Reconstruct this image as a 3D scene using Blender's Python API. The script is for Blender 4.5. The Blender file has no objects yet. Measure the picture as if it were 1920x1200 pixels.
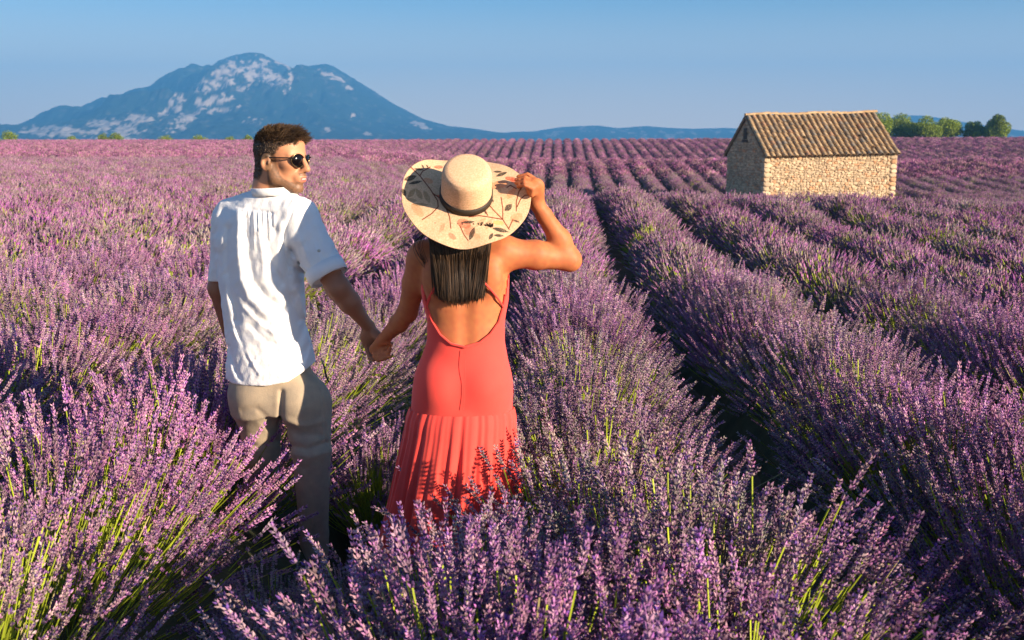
import bpy, math, random
import numpy as np
from mathutils import Vector, Matrix, Euler, noise as mnoise
R = math.radians
rng = np.random.default_rng(7)
random.seed(7)
scene = bpy.context.scene
col = scene.collection

# ------------------------------------------------------------------ camera, sky, sun, exposure
EYE = np.array([0.0, 0.0, 1.76]); FPX = 2000.0; PITCH = math.atan(345/2000); YAW = R(2.4)
cam_d = bpy.data.cameras.new('camera'); cam = bpy.data.objects.new('camera', cam_d); col.objects.link(cam)
cam.location = EYE; cam.rotation_euler = (math.pi/2-PITCH, 0, YAW)
cam_d.sensor_width = 36; cam_d.lens = 36*FPX/1920; cam_d.clip_start = 0.05; cam_d.clip_end = 20000
cam_d.dof.use_dof = True; cam_d.dof.focus_distance = 4.6; cam_d.dof.aperture_fstop = 6.3
scene.camera = cam
SUN_EL = 16.0; SUN_AZ = 59.2       # azimuth: light travels forward and to the left by this angle
world = bpy.data.worlds.new('World'); scene.world = world; world.use_nodes = True
nt = world.node_tree; nt.nodes.clear()
wo = nt.nodes.new('ShaderNodeOutputWorld'); wb = nt.nodes.new('ShaderNodeBackground'); ws = nt.nodes.new('ShaderNodeTexSky')
ws.sky_type = 'NISHITA'; ws.sun_disc = False; ws.sun_elevation = R(SUN_EL)
sdir = np.array([math.sin(R(SUN_AZ))*math.cos(R(SUN_EL)), -math.cos(R(SUN_AZ))*math.cos(R(SUN_EL)), math.sin(R(SUN_EL))])  # towards sun
ws.sun_rotation = math.atan2(sdir[0], sdir[1])
ws.air_density = 1.1; ws.dust_density = 0.6; ws.ozone_density = 6.0
wb.inputs[1].default_value = 0.075
# pale band of air low on the horizon, all round
wt = nt.nodes.new('ShaderNodeTexCoord'); wx = nt.nodes.new('ShaderNodeSeparateXYZ'); wr_ = nt.nodes.new('ShaderNodeMapRange'); wm = nt.nodes.new('ShaderNodeMix'); wm.data_type = 'RGBA'
wr_.interpolation_type = 'SMOOTHSTEP'; wr_.inputs[1].default_value = -.01; wr_.inputs[2].default_value = .14; wr_.inputs[3].default_value = .95; wr_.inputs[4].default_value = 0.0
nt.links.new(wt.outputs['Generated'], wx.inputs[0]); nt.links.new(wx.outputs['Z'], wr_.inputs[0]); nt.links.new(wr_.outputs[0], wm.inputs['Factor'])
nt.links.new(ws.outputs[0], wm.inputs['A']); wm.inputs['B'].default_value = (10.5, 8.3, 6.0, 1)
nt.links.new(wm.outputs['Result'], wb.inputs[0]); nt.links.new(wb.outputs[0], wo.inputs[0])
sun_d = bpy.data.lights.new('sun', 'SUN'); sun = bpy.data.objects.new('sun', sun_d); col.objects.link(sun)
sun_d.energy = 5.0; sun_d.angle = R(0.5); sun_d.color = (1.0, 0.81, 0.60)
sun.rotation_euler = Vector(sdir).to_track_quat('Z', 'Y').to_euler()
vs = scene.view_settings; vs.view_transform = 'Standard'; vs.look = 'None'; vs.exposure = 1.12; vs.gamma = 1.0
try: vs.use_curve_mapping = False
except Exception: pass
scene.cycles.max_bounces = 6; scene.cycles.diffuse_bounces = 3; scene.cycles.transparent_max_bounces = 8; scene.cycles.volume_bounces = 0

HD = np.array([-math.sin(YAW), math.cos(YAW), 0.0]); RT = np.array([math.cos(YAW), math.sin(YAW), 0.0]); UP = np.array([0, 0, 1.0])
CF = HD*math.cos(PITCH) - UP*math.sin(PITCH); CU = HD*math.sin(PITCH) + UP*math.cos(PITCH)
def W(px, py, d):
    a = (px-960)/FPX; b = -(py-600)/FPX
    v = CF + RT*a + CU*b
    return EYE + v*(d/(math.cos(PITCH)+b*math.sin(PITCH)))
def proj(X, Y, Z):
    dx, dy, dz = X-EYE[0], Y-EYE[1], Z-EYE[2]
    f = dx*CF[0]+dy*CF[1]+dz*CF[2]; r = dx*RT[0]+dy*RT[1]; u = dx*CU[0]+dy*CU[1]+dz*CU[2]
    return 960+FPX*r/f, 600-FPX*u/f

# ------------------------------------------------------------------ helpers
def link(o, parent=None):
    col.objects.link(o)
    if parent is not None: o.parent = parent
    return o
def tag(o, label=None, cat=None, group=None, kind=None):
    if label: o['label'] = label
    if cat: o['category'] = cat
    if group: o['group'] = group
    if kind: o['kind'] = kind
    return o
def mesh_np(name, verts, faces, mat=None, smooth=True, colors=None):
    """faces: array (n,3) or (n,4) or list of such arrays"""
    me = bpy.data.meshes.new(name)
    if not isinstance(faces, list): faces = [faces]
    faces = [np.asarray(f, dtype=np.int32) for f in faces if len(f)]
    verts = np.asarray(verts, dtype=np.float32)
    me.vertices.add(len(verts)); me.vertices.foreach_set('co', verts.ravel())
    loops = np.concatenate([f.ravel() for f in faces]); 
    tot = np.concatenate([np.full(len(f), f.shape[1], dtype=np.int32) for f in faces])
    st = np.concatenate([[0], np.cumsum(tot)[:-1]]).astype(np.int32)
    me.loops.add(len(loops)); me.loops.foreach_set('vertex_index', loops)
    me.polygons.add(len(tot)); me.polygons.foreach_set('loop_start', st); me.polygons.foreach_set('loop_total', tot)
    me.polygons.foreach_set('use_smooth', np.full(len(tot), smooth))
    if colors is not None:
        c = np.ones((len(verts), 4), dtype=np.float32); c[:, :3] = colors
        at = me.color_attributes.new('col', 'FLOAT_COLOR', 'POINT'); at.data.foreach_set('color', c.ravel())
    me.update(calc_edges=True); me.validate()
    if mat: me.materials.append(mat)
    return me
def obj(name, me, parent=None): return link(bpy.data.objects.new(name, me), parent)
def empty(name, loc=(0, 0, 0), parent=None):
    o = bpy.data.objects.new(name, None); o.location = loc; o.empty_display_size = 0.2; return link(o, parent)
def local(parent_loc, V): return np.asarray(V) - np.asarray(parent_loc)

def new_mat(name):
    m = bpy.data.materials.new(name); m.use_nodes = True; n = m.node_tree.nodes; n.clear()
    out = n.new('ShaderNodeOutputMaterial'); b = n.new('ShaderNodeBsdfPrincipled'); m.node_tree.links.new(b.outputs[0], out.inputs[0])
    return m, n, m.node_tree.links, b
def mat(name, c, rough=0.8, c2=None, scale=8.0, bump=0.0, bscale=60.0, spec=0.3, sheen=0.0, attr=False, trans=0.0, detail=4, metal=0.0, sss=0.0, coordobj=False, bdist=0.01):
    m, n, l, b = new_mat(name)
    b.inputs['Roughness'].default_value = rough; b.inputs['Specular IOR Level'].default_value = spec; b.inputs['Metallic'].default_value = metal
    tc = n.new('ShaderNodeNewGeometry') if not coordobj else n.new('ShaderNodeTexCoord')
    cs = tc.outputs['Position'] if not coordobj else tc.outputs['Object']
    base = None
    if attr:
        a = n.new('ShaderNodeAttribute'); a.attribute_name = 'col'; base = a.outputs['Color']
    if c2 is not None:
        t = n.new('ShaderNodeTexNoise'); t.inputs['Scale'].default_value = scale; t.inputs['Detail'].default_value = detail; l.new(cs, t.inputs['Vector'])
        mr = n.new('ShaderNodeMapRange'); mr.inputs[1].default_value = .3; mr.inputs[2].default_value = .7; l.new(t.outputs['Fac'], mr.inputs[0])
        mx = n.new('ShaderNodeMix'); mx.data_type = 'RGBA'; l.new(mr.outputs[0], mx.inputs['Factor'])
        mx.inputs['A'].default_value = (*c, 1); mx.inputs['B'].default_value = (*c2, 1)
        if base is not None:
            mu = n.new('ShaderNodeMix'); mu.data_type = 'RGBA'; mu.blend_type = 'MULTIPLY'; mu.inputs['Factor'].default_value = 1
            l.new(base, mu.inputs['A']); l.new(mx.outputs['Result'], mu.inputs['B']); base = mu.outputs['Result']
        else: base = mx.outputs['Result']
    if base is not None: l.new(base, b.inputs['Base Color'])
    else: b.inputs['Base Color'].default_value = (*c, 1)
    if bump:
        t2 = n.new('ShaderNodeTexNoise'); t2.inputs['Scale'].default_value = bscale; t2.inputs['Detail'].default_value = 6; l.new(cs, t2.inputs['Vector'])
        bp = n.new('ShaderNodeBump'); bp.inputs['Strength'].default_value = bump; bp.inputs['Distance'].default_value = bdist
        l.new(t2.outputs['Fac'], bp.inputs['Height']); l.new(bp.outputs[0], b.inputs['Normal'])
    if sheen: b.inputs['Sheen Weight'].default_value = sheen
    if sss:
        b.inputs['Subsurface Weight'].default_value = sss; b.inputs['Subsurface Radius'].default_value = (.012, .004, .002); b.inputs['Subsurface Scale'].default_value = 1.0
    if trans:
        tr = n.new('ShaderNodeBsdfTranslucent'); ms = n.new('ShaderNodeMixShader'); ms.inputs[0].default_value = trans
        if base is not None: l.new(base, tr.inputs[0])
        else: tr.inputs[0].default_value = (*c, 1)
        out = [x for x in n if x.type == 'OUTPUT_MATERIAL'][0]
        l.new(b.outputs[0], ms.inputs[1]); l.new(tr.outputs[0], ms.inputs[2]); l.new(ms.outputs[0], out.inputs[0])
    return m

def frames_tube(paths, radii, sides, close_tip=True):
    """many tubes at once. paths (n,k,3), radii (n,k) -> verts, faces"""
    n, k, _ = paths.shape
    T = np.gradient(paths, axis=1); T /= np.linalg.norm(T, axis=2, keepdims=True)+1e-9
    ref = np.zeros_like(T); ref[..., 2] = 1; bad = np.abs(T[..., 2]) > .95; ref[bad] = (1, 0, 0)
    ref = np.broadcast_to(ref[:, :1], T.shape)
    A = np.cross(T, ref); A /= np.linalg.norm(A, axis=2, keepdims=True)+1e-9; B = np.cross(T, A)
    an = np.arange(sides)*2*np.pi/sides
    V = paths[:, :, None, :] + radii[:, :, None, None]*(np.cos(an)[None, None, :, None]*A[:, :, None, :] + np.sin(an)[None, None, :, None]*B[:, :, None, :])
    idx = np.arange(n*k*sides).reshape(n, k, sides)
    a = idx[:, :-1, :]; b = idx[:, 1:, :]; a2 = np.roll(a, -1, 2); b2 = np.roll(b, -1, 2)
    F = np.stack([a, a2, b2, b], -1).reshape(-1, 4)
    return V.reshape(-1, 3), F

# ---- smooth signed-distance modelling, meshed with surface nets
class Field:
    def __init__(s, lo, hi, h):
        s.lo = np.asarray(lo, float); s.h = h; s.n = np.ceil((np.asarray(hi)-s.lo)/h).astype(int)+1
        s.d = np.full(s.n, 9.0, np.float32)
        s.ax = [s.lo[i]+h*np.arange(s.n[i], dtype=np.float32) for i in range(3)]
    def win(s, lo, hi):
        a = np.clip(np.floor((np.asarray(lo)-s.lo)/s.h).astype(int), 0, s.n-1); b = np.clip(np.ceil((np.asarray(hi)-s.lo)/s.h).astype(int)+1, 1, s.n)
        sl = tuple(slice(a[i], b[i]) for i in range(3))
        X, Y, Z = np.meshgrid(s.ax[0][sl[0]], s.ax[1][sl[1]], s.ax[2][sl[2]], indexing='ij', sparse=True)
        return sl, X, Y, Z
    def union(s, sl, v, k, mode):
        d = s.d[sl]
        if mode == 'u':
            if k <= 0: r = np.minimum(d, v)
            else:
                hh = np.clip(.5+.5*(d-v)/k, 0, 1); r = d*(1-hh)+v*hh-k*hh*(1-hh)
                r = np.where(d > 5, v, r)
        else:
            v = -v
            if k <= 0: r = np.maximum(d, v)
            else:
                hh = np.clip(.5-.5*(d-v)/k, 0, 1); r = d*(1-hh)+v*hh+k*hh*(1-hh)
        s.d[sl] = r
    def cone(s, a, b, ra, rb, k=.02, mode='u', side=None, flat=1.0):
        """tapered limb a->b. side: unit vector of the wide direction, flat: thickness / width"""
        a = np.asarray(a, float); b = np.asarray(b, float); m = max(ra, rb)+k+.03
        sl, X, Y, Z = s.win(np.minimum(a, b)-m, np.maximum(a, b)+m)
        ab = b-a; L2 = max(ab@ab, 1e-9)
        t = np.clip(((X-a[0])*ab[0]+(Y-a[1])*ab[1]+(Z-a[2])*ab[2])/L2, 0, 1)
        qx, qy, qz = X-a[0]-t*ab[0], Y-a[1]-t*ab[1], Z-a[2]-t*ab[2]
        r = ra+(rb-ra)*t
        if side is not None:
            ax = ab/np.sqrt(L2); sd = np.asarray(side)-ax*(np.asarray(side)@ax); sd /= np.linalg.norm(sd); nn = np.cross(ax, sd)
            dn = qx*nn[0]+qy*nn[1]+qz*nn[2]; q2 = qx*qx+qy*qy+qz*qz+dn*dn*(1/flat**2-1)
            v = (np.sqrt(q2)-r)*(.5+.5*flat)
        else: v = np.sqrt(qx*qx+qy*qy+qz*qz)-r
        s.union(sl, v.astype(np.float32), k, mode)
    def ell(s, c, rad, M=None, k=.02, mode='u'):
        c = np.asarray(c, float); rad = np.asarray(rad, float); m = rad.max()+k+.03
        sl, X, Y, Z = s.win(c-m, c+m)
        p = np.stack(np.broadcast_arrays(X-c[0], Y-c[1], Z-c[2]), -1)
        if M is not None: p = p@M.T.astype(np.float32)        # M rows = local axes
        q = p/rad; k0 = np.sqrt((q*q).sum(-1)); k1 = np.sqrt(((q/rad)**2).sum(-1))+1e-6
        s.union(sl, (k0*(k0-1)/k1).astype(np.float32), k, mode)
    def trunk(s, secs, side, k=.03, mode='u', p=2.0, pad=.05):
        """secs: (centre xyz, half width, half depth) sorted by height; side: wide direction"""
        secs = sorted(secs, key=lambda q: q[0][2]); C = np.array([q[0] for q in secs]); A = np.array([q[1] for q in secs]); B = np.array([q[2] for q in secs])
        m = A.max()+pad+.05
        lo = C.min(0)-m; hi = C.max(0)+m; lo[2] = C[0, 2]-pad-.02; hi[2] = C[-1, 2]+pad+.02
        sl, X, Y, Z = s.win(lo, hi)
        z = Z[0, 0]; zz = np.linspace(C[0, 2], C[-1, 2], 200)
        def itp(v):
            y = np.interp(zz, C[:, 2], v); ker = np.exp(-np.linspace(-2, 2, 21)**2); ker /= ker.sum()
            yp = np.pad(y, 10, mode='edge'); return np.interp(z, zz, np.convolve(yp, ker, 'valid')).astype(np.float32)
        cx, cy, a, b = itp(C[:, 0]), itp(C[:, 1]), itp(A), itp(B)
        sd = np.asarray(side, float); sd /= np.linalg.norm(sd); nn = np.array([-sd[1], sd[0], 0])
        dx, dy = X-cx[None, None], Y-cy[None, None]
        u = (dx*sd[0]+dy*sd[1])/a[None, None]; w = (dx*nn[0]+dy*nn[1])/b[None, None]
        rr = (np.abs(u)**p+np.abs(w)**p)**(1/p)
        v = (rr-1)*np.minimum(a, b)[None, None]
        v = np.maximum(v, np.maximum(C[0, 2]-Z, Z-C[-1, 2]))
        s.union(sl, v.astype(np.float32), k, mode)
    def full(s): return np.meshgrid(*s.ax, indexing='ij', sparse=True)
    def mesh(s, smooth=2):
        d = s.d; h = s.h; ins = d < 0
        c = np.zeros(tuple(s.n-1), np.int8)
        for i in (0, 1):
            for j in (0, 1):
                for k in (0, 1): c += ins[i:s.n[0]-1+i, j:s.n[1]-1+j, k:s.n[2]-1+k]
        act = (c > 0) & (c < 8); ids = np.full(act.shape, -1, np.int32); I = np.argwhere(act); ids[act] = np.arange(len(I))
        acc = np.zeros((len(I), 3)); cnt = np.zeros(len(I))
        cor = [(i, j, k) for i in (0, 1) for j in (0, 1) for k in (0, 1)]
        val = {q: d[I[:, 0]+q[0], I[:, 1]+q[1], I[:, 2]+q[2]] for q in cor}
        for a in cor:
            for ax in range(3):
                if a[ax] == 0:
                    b = list(a); b[ax] = 1; b = tuple(b); va, vb = val[a], val[b]; cr = (va < 0) != (vb < 0)
                    t = np.where(cr, va/(va-vb+1e-12), 0); pt = np.array(a, float)[None]+0*t[:, None]; pt[:, ax] += t
                    acc[cr] += pt[cr]; cnt[cr] += 1
        V = s.lo+h*(I+acc/cnt[:, None]); F = []
        for ax in range(3):
            o1, o2 = [(1, 2), (2, 0), (0, 1)][ax]
            n = s.n.copy(); sl0 = [slice(1, n[i]-1) for i in range(3)]; sl1 = list(sl0); sl0[ax] = slice(0, n[ax]-1); sl1[ax] = slice(1, n[ax])
            A, B = ins[tuple(sl0)], ins[tuple(sl1)]
            for flip, mk in ((0, A & ~B), (1, ~A & B)):
                q = np.argwhere(mk)
                if not len(q): continue
                off = np.array([1, 1, 1]); off[ax] = 0; q = q+off
                e1 = np.zeros(3, int); e1[o1] = 1; e2 = np.zeros(3, int); e2[o2] = 1
                g = lambda z: ids[z[:, 0], z[:, 1], z[:, 2]]
                f = np.stack([g(q-e1-e2), g(q-e2), g(q), g(q-e1)], -1)
                F.append(f[:, ::-1] if flip else f)
        F = np.concatenate(F); F = F[(F >= 0).all(1)]
        for _ in range(smooth):
            sm = np.zeros_like(V); ct = np.zeros(len(V))
            for i in range(4):
                for j in ((i+1) % 4, (i+3) % 4):
                    for c_ in range(3): sm[:, c_] += np.bincount(F[:, i], weights=V[F[:, j], c_], minlength=len(V))
                    ct += np.bincount(F[:, i], minlength=len(V))
            V = V+(.5*(sm/np.maximum(ct, 1)[:, None]-V))*(ct > 0)[:, None]
        return V, F
def poly_dist(px, py, pts):
    best = np.full(np.broadcast(px, py).shape, 1e9, np.float32)
    for (x0, y0), (x1, y1) in zip(pts[:-1], pts[1:]):
        dx, dy = x1-x0, y1-y0; t = np.clip(((px-x0)*dx+(py-y0)*dy)/(dx*dx+dy*dy+1e-9), 0, 1)
        best = np.minimum(best, np.hypot(px-x0-t*dx, py-y0-t*dy))
    return best
def noise3(V, scale, seed=0.0):
    return np.array([mnoise.noise((v[0]*scale+seed, v[1]*scale+seed*1.7, v[2]*scale-seed)) for v in V])
def vnoise2(x, y, seed=0):
    """fast value noise on arrays"""
    x = np.asarray(x, float); y = np.asarray(y, float)
    xi = np.floor(x).astype(int); yi = np.floor(y).astype(int); xf = x-xi; yf = y-yi
    u = xf*xf*(3-2*xf); v = yf*yf*(3-2*yf)
    def hsh(a, b):
        n = (a*374761393+b*668265263+seed*974634777) & 0xffffffff; n = ((n ^ (n >> 13))*1274126177) & 0xffffffff
        return ((n ^ (n >> 16)) & 0xffff)/65535.0
    return (hsh(xi, yi)*(1-u)+hsh(xi+1, yi)*u)*(1-v)+(hsh(xi, yi+1)*(1-u)+hsh(xi+1, yi+1)*u)*v
def fbm2(x, y, seed=0, oc=4):
    r = 0; a = .5
    for i in range(oc): r = r+a*vnoise2(x*2**i, y*2**i, seed+i); a *= .5
    return r/(1-.5**oc)
def sstep(a, b, x): t = np.clip((x-a)/(b-a), 0, 1); return t*t*(3-2*t)

# ------------------------------------------------------------------ terrain
_yc = np.array([-60, -20, 0, 3, 6, 9, 15, 20, 25, 32, 45, 58, 66, 75, 87, 100, 125, 145, 165, 180, 200, 300, 800, 9000])
_zc = np.array([.1, .1, .05, 0, -.2, -.38, -.4, -.24, -.15, -.6, -1.8, -2.3, -2.25, -1.6, -.8, -1.3, -2.2, -2.0, -.3, .5, .1, -7, -16, -16])
_zl = np.array([.1, .1, .05, 0, -.08, -.14, -.2, -.25, -.3, -.35, -.42, -.45, -.45, -.42, -.36, -.25, -.05, .1, .25, .35, .1, -7, -16, -16])
_ty = np.concatenate([np.arange(-60, 320, .5), np.arange(320, 9001, 20)])
def _smooth(z):
    v = np.interp(_ty, _yc, z); m = _ty < 320; k = np.exp(-np.linspace(-2, 2, 17)**2); k /= k.sum()
    w = np.pad(v, 8, mode='edge'); v2 = np.convolve(w, k, 'valid'); v[m] = v2[m]; return v
_tc, _tl = _smooth(_zc), _smooth(_zl)
def ground(x, y):
    x = np.asarray(x, float); y = np.asarray(y, float)
    a = np.interp(y, _ty, _tc); b = np.interp(y, _ty, _tl)
    a = a-.03*np.clip(x, 0, 14)*sstep(4, 20, y)*(1-sstep(30, 45, y))+.0045*np.clip(x, 0, 90)*sstep(90, 170, y)
    t = sstep(-.20, -.05, x/(np.abs(y)+6))
    return b*(1-t)+a*t
xs = np.concatenate([-np.geomspace(3300, 40, 24), np.linspace(-38, 38, 190), np.geomspace(40, 3300, 24)])
ys = np.concatenate([np.linspace(-60, 0, 12), np.linspace(.4, 60, 160), np.linspace(61, 260, 140), np.geomspace(270, 5250, 30)])
GX, GY = np.meshgrid(xs, ys, indexing='ij'); GZ = ground(GX, GY)
idx = np.arange(GX.size).reshape(GX.shape)
F = np.stack([idx[:-1, :-1], idx[1:, :-1], idx[1:, 1:], idx[:-1, 1:]], -1).reshape(-1, 4)
soil = mat('dry_soil', (.085, .055, .036), .95, (.15, .10, .07), 3.0, .8, 25, spec=.1, bdist=.03)
tag(obj('ground', mesh_np('ground', np.stack([GX.ravel(), GY.ravel(), GZ.ravel()], 1), F, soil)), 'bare brown soil under the lavender', kind='structure')

# ------------------------------------------------------------------ mountain and far hills
sil = [(30, 262), (42, 250), (55, 237), (100, 236), (135, 233), (165, 214), (200, 202), (230, 189), (262, 183), (300, 173), (350, 160), (385, 138), (425, 112), (448, 103), (468, 98), (490, 100), (515, 113), (545, 125), (556, 129), (585, 123), (612, 120), (626, 124), (650, 140), (700, 170), (740, 196), (790, 222), (840, 236), (880, 240), (925, 247), (980, 252), (1040, 262)]
sp = np.array(sil, float)
def ridge_mesh(name, pts, D, depth, m, label, res=(420, 130), rough=1.0, spur=1.0, rockfn=None, seed=3, base=-17):
    x0, x1 = pts[0][0], pts[-1][0]; u = np.linspace(x0, x1, res[0]); v = np.linspace(-1, .7, res[1])
    crest = np.interp(u, [p[0] for p in pts], [p[1] for p in pts])
    P = np.array([W(a, b, D) for a, b in zip(u, crest)])
    U, Vv = np.meshgrid(np.arange(res[0]), v, indexing='ij')
    cx, cy, cz = P[U, 0], P[U, 1], P[U, 2]
    hx = cx+0*Vv; hy = cy+Vv*depth
    fall = np.where(Vv < 0, (1-(-Vv))**1.15, (1-Vv/.7)**1.2)
    H = cz-base
    n1 = 1-np.abs(2*fbm2(hx/330+hy/900, hy/420, seed, 5)-1); n2 = fbm2(hx/90, hy/130, seed+9, 4)
    amp = np.sin(np.clip(np.abs(Vv)/.7, 0, 1)*np.pi)**.7
    z = base+H*(fall+spur*amp*((n1-.72)*.55+(n2-.5)*.16))
    z = z+rough*(fbm2(hx/25, hy/25, seed+20, 3)-.5)*H*.05*np.minimum(1, np.abs(Vv)*8)
    z = np.minimum(z, 1.76+(cz-1.76)*hy/cy-np.abs(Vv)*6)      # nothing rises over the crest line
    V = np.stack([hx.ravel(), hy.ravel(), z.ravel()], 1); idx = np.arange(U.size).reshape(U.shape)
    F = np.stack([idx[:-1, :-1], idx[1:, :-1], idx[1:, 1:], idx[:-1, 1:]], -1).reshape(-1, 4)
    px, py = proj(V[:, 0], V[:, 1], V[:, 2])
    forest = np.array([.022, .036, .028]); rock = np.array([.54, .45, .38])
    nn = fbm2((px+py)/11, (py-px*.3)/5, seed+40, 6); r = rockfn(px, py, nn) if rockfn else sstep(.6, .68, nn)*.5
    shade = (.8+.4*fbm2(V[:, 0]/18, V[:, 2]/12, 77, 3))[:, None]
    C = (forest*(1-r[:, None])+rock*r[:, None])*shade
    return tag(obj(name, mesh_np(name, V, F, m, colors=C)), label, kind='structure')
rocks = [(432, 132, 22, 16, -30), (475, 130, 30, 14, -20), (500, 140, 12, 14, -60), (405, 152, 18, 12, -40), (378, 160, 14, 9, -30), (330, 193, 14, 12, -50), (308, 212, 10, 8, -40), (405, 188, 26, 8, -8), (415, 205, 22, 6, -8), (385, 198, 16, 7, -35), (520, 155, 10, 10, -50), (540, 160, 6, 16, 20), (530, 118, 16, 5, 28), (475, 228, 12, 5, 0), (230, 243, 26, 12, 10), (185, 232, 20, 7, 0), (90, 246, 40, 8, 0), (150, 250, 40, 7, 0), (610, 140, 12, 4, 30), (655, 165, 6, 3, 30), (660, 217, 4, 3, 0), (612, 242, 5, 4, 0), (790, 235, 14, 4, 20), (690, 250, 8, 3, 0), (345, 225, 30, 10, -30), (260, 226, 20, 9, 10), (455, 165, 12, 6, -40), (640, 150, 16, 3, 35)]
def rockfn(px, py, nn):
    r = 0*px
    for (x, y, a, b, ang) in rocks:
        c, s = math.cos(R(ang)), math.sin(R(ang)); dx, dy = px-x, py-y; q = ((dx*c+dy*s)/a)**2+((-dx*s+dy*c)/b)**2
        r = np.maximum(r, sstep(1.15, .75, q+(nn-.50)*10.0))
    return np.clip(r, 0, 1)*.85+.12*sstep(.62, .7, nn)
mtn = mat('mountain_forest_and_rock', (1, 1, 1), .95, attr=True, spec=.05)
ridge_mesh('mountain', sil, 4000, 1500, mtn, 'blue hazy twin peaked mountain with pale rock faces on its left flank', rockfn=rockfn, spur=1.25, rough=1.6, res=(620, 260))
ridge_mesh('hills', [(880, 262), (930, 250), (960, 247), (1000, 246), (1050, 238), (1085, 236), (1120, 235), (1160, 240), (1210, 236), (1250, 239), (1300, 241), (1360, 239), (1420, 243), (1500, 262)], 4500, 900, mtn, 'low blue hills along the horizon between mountain and hut', res=(260, 60), spur=.5, seed=11)
ridge_mesh('hills', [(1560, 262), (1620, 236), (1690, 216), (1730, 216), (1770, 222), (1810, 229), (1850, 236), (1900, 243), (1990, 262)], 4400, 900, mtn, 'blue hill rising behind the trees right of the hut', res=(200, 60), spur=.4, seed=15)

# haze: one closed box round camera, fields and mountains
hv = bpy.data.materials.new('haze_air'); hv.use_nodes = True; hn = hv.node_tree.nodes; hn.clear()
ho = hn.new('ShaderNodeOutputMaterial'); hp = hn.new('ShaderNodeVolumePrincipled')
hp.inputs['Color'].default_value = (.13, .48, 1.0, 1); hp.inputs['Density'].default_value = 3.2e-4; hp.inputs['Anisotropy'].default_value = 0.0
hv.node_tree.links.new(hp.outputs[0], ho.inputs['Volume'])
x0, x1, y0, y1, z0, z1 = -3400, 3400, -65, 5300, -18.5, 345
V = np.array([(x, y, z) for x in (x0, x1) for y in (y0, y1) for z in (z0, z1)]); F = np.array([(0, 1, 3, 2), (4, 6, 7, 5), (0, 4, 5, 1), (2, 3, 7, 6), (0, 2, 6, 4), (1, 5, 7, 3)])
hz = obj('haze', mesh_np('haze', V, F, hv, smooth=False)); tag(hz, 'thin blue air haze over the far mountain', kind='stuff')

# ------------------------------------------------------------------ lavender
def lav_material():
    m, n, l, b = new_mat('lavender_flower'); b.inputs['Roughness'].default_value = .75; b.inputs['Specular IOR Level'].default_value = .15
    a = n.new('ShaderNodeAttribute'); a.attribute_name = 'col'
    g = n.new('ShaderNodeNewGeometry'); oi = n.new('ShaderNodeObjectInfo')
    t = n.new('ShaderNodeTexNoise'); t.inputs['Scale'].default_value = .7; t.inputs['Detail'].default_value = 3; l.new(g.outputs['Position'], t.inputs['Vector'])
    mr = n.new('ShaderNodeMapRange'); mr.inputs[1].default_value = .36; mr.inputs[2].default_value = .62; l.new(t.outputs['Fac'], mr.inputs[0])
    r = n.new('ShaderNodeMix'); r.data_type = 'RGBA'; r.inputs['A'].default_value = (1.0, 1.15, .90, 1); r.inputs['B'].default_value = (1.06, .80, 1.04, 1); l.new(mr.outputs[0], r.inputs['Factor'])
    mu = n.new('ShaderNodeMix'); mu.data_type = 'RGBA'; mu.blend_type = 'MULTIPLY'; mu.inputs['Factor'].default_value = 1
    l.new(a.outputs['Color'], mu.inputs['A']); l.new(r.outputs['Result'], mu.inputs['B'])
    h = n.new('ShaderNodeHueSaturation'); h.inputs['Saturation'].default_value = 1.0
    mv = n.new('ShaderNodeMapRange'); mv.inputs[3].default_value = .75; mv.inputs[4].default_value = 1.25; l.new(oi.outputs['Random'], mv.inputs[0])
    l.new(mv.outputs[0], h.inputs['Value']); l.new(mu.outputs['Result'], h.inputs['Color']); l.new(h.outputs[0], b.inputs['Base Color'])
    tr = n.new('ShaderNodeBsdfTranslucent'); ms = n.new('ShaderNodeMixShader'); ms.inputs[0].default_value = .15
    out = [x for x in n if x.type == 'OUTPUT_MATERIAL'][0]
    l.new(h.outputs[0], tr.inputs[0]); l.new(b.outputs[0], ms.inputs[1]); l.new(tr.outputs[0], ms.inputs[2]); l.new(ms.outputs[0], out.inputs[0])
    return m
M_FLOWER = lav_material()
M_STEM = mat('lavender_stem', (1, 1, 1), .6, attr=True, spec=.25, trans=.2)
M_MOUND = mat('lavender_foliage', (.035, .042, .025), .9, (.07, .075, .04), 6, .6, 40, spec=.1)

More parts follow.
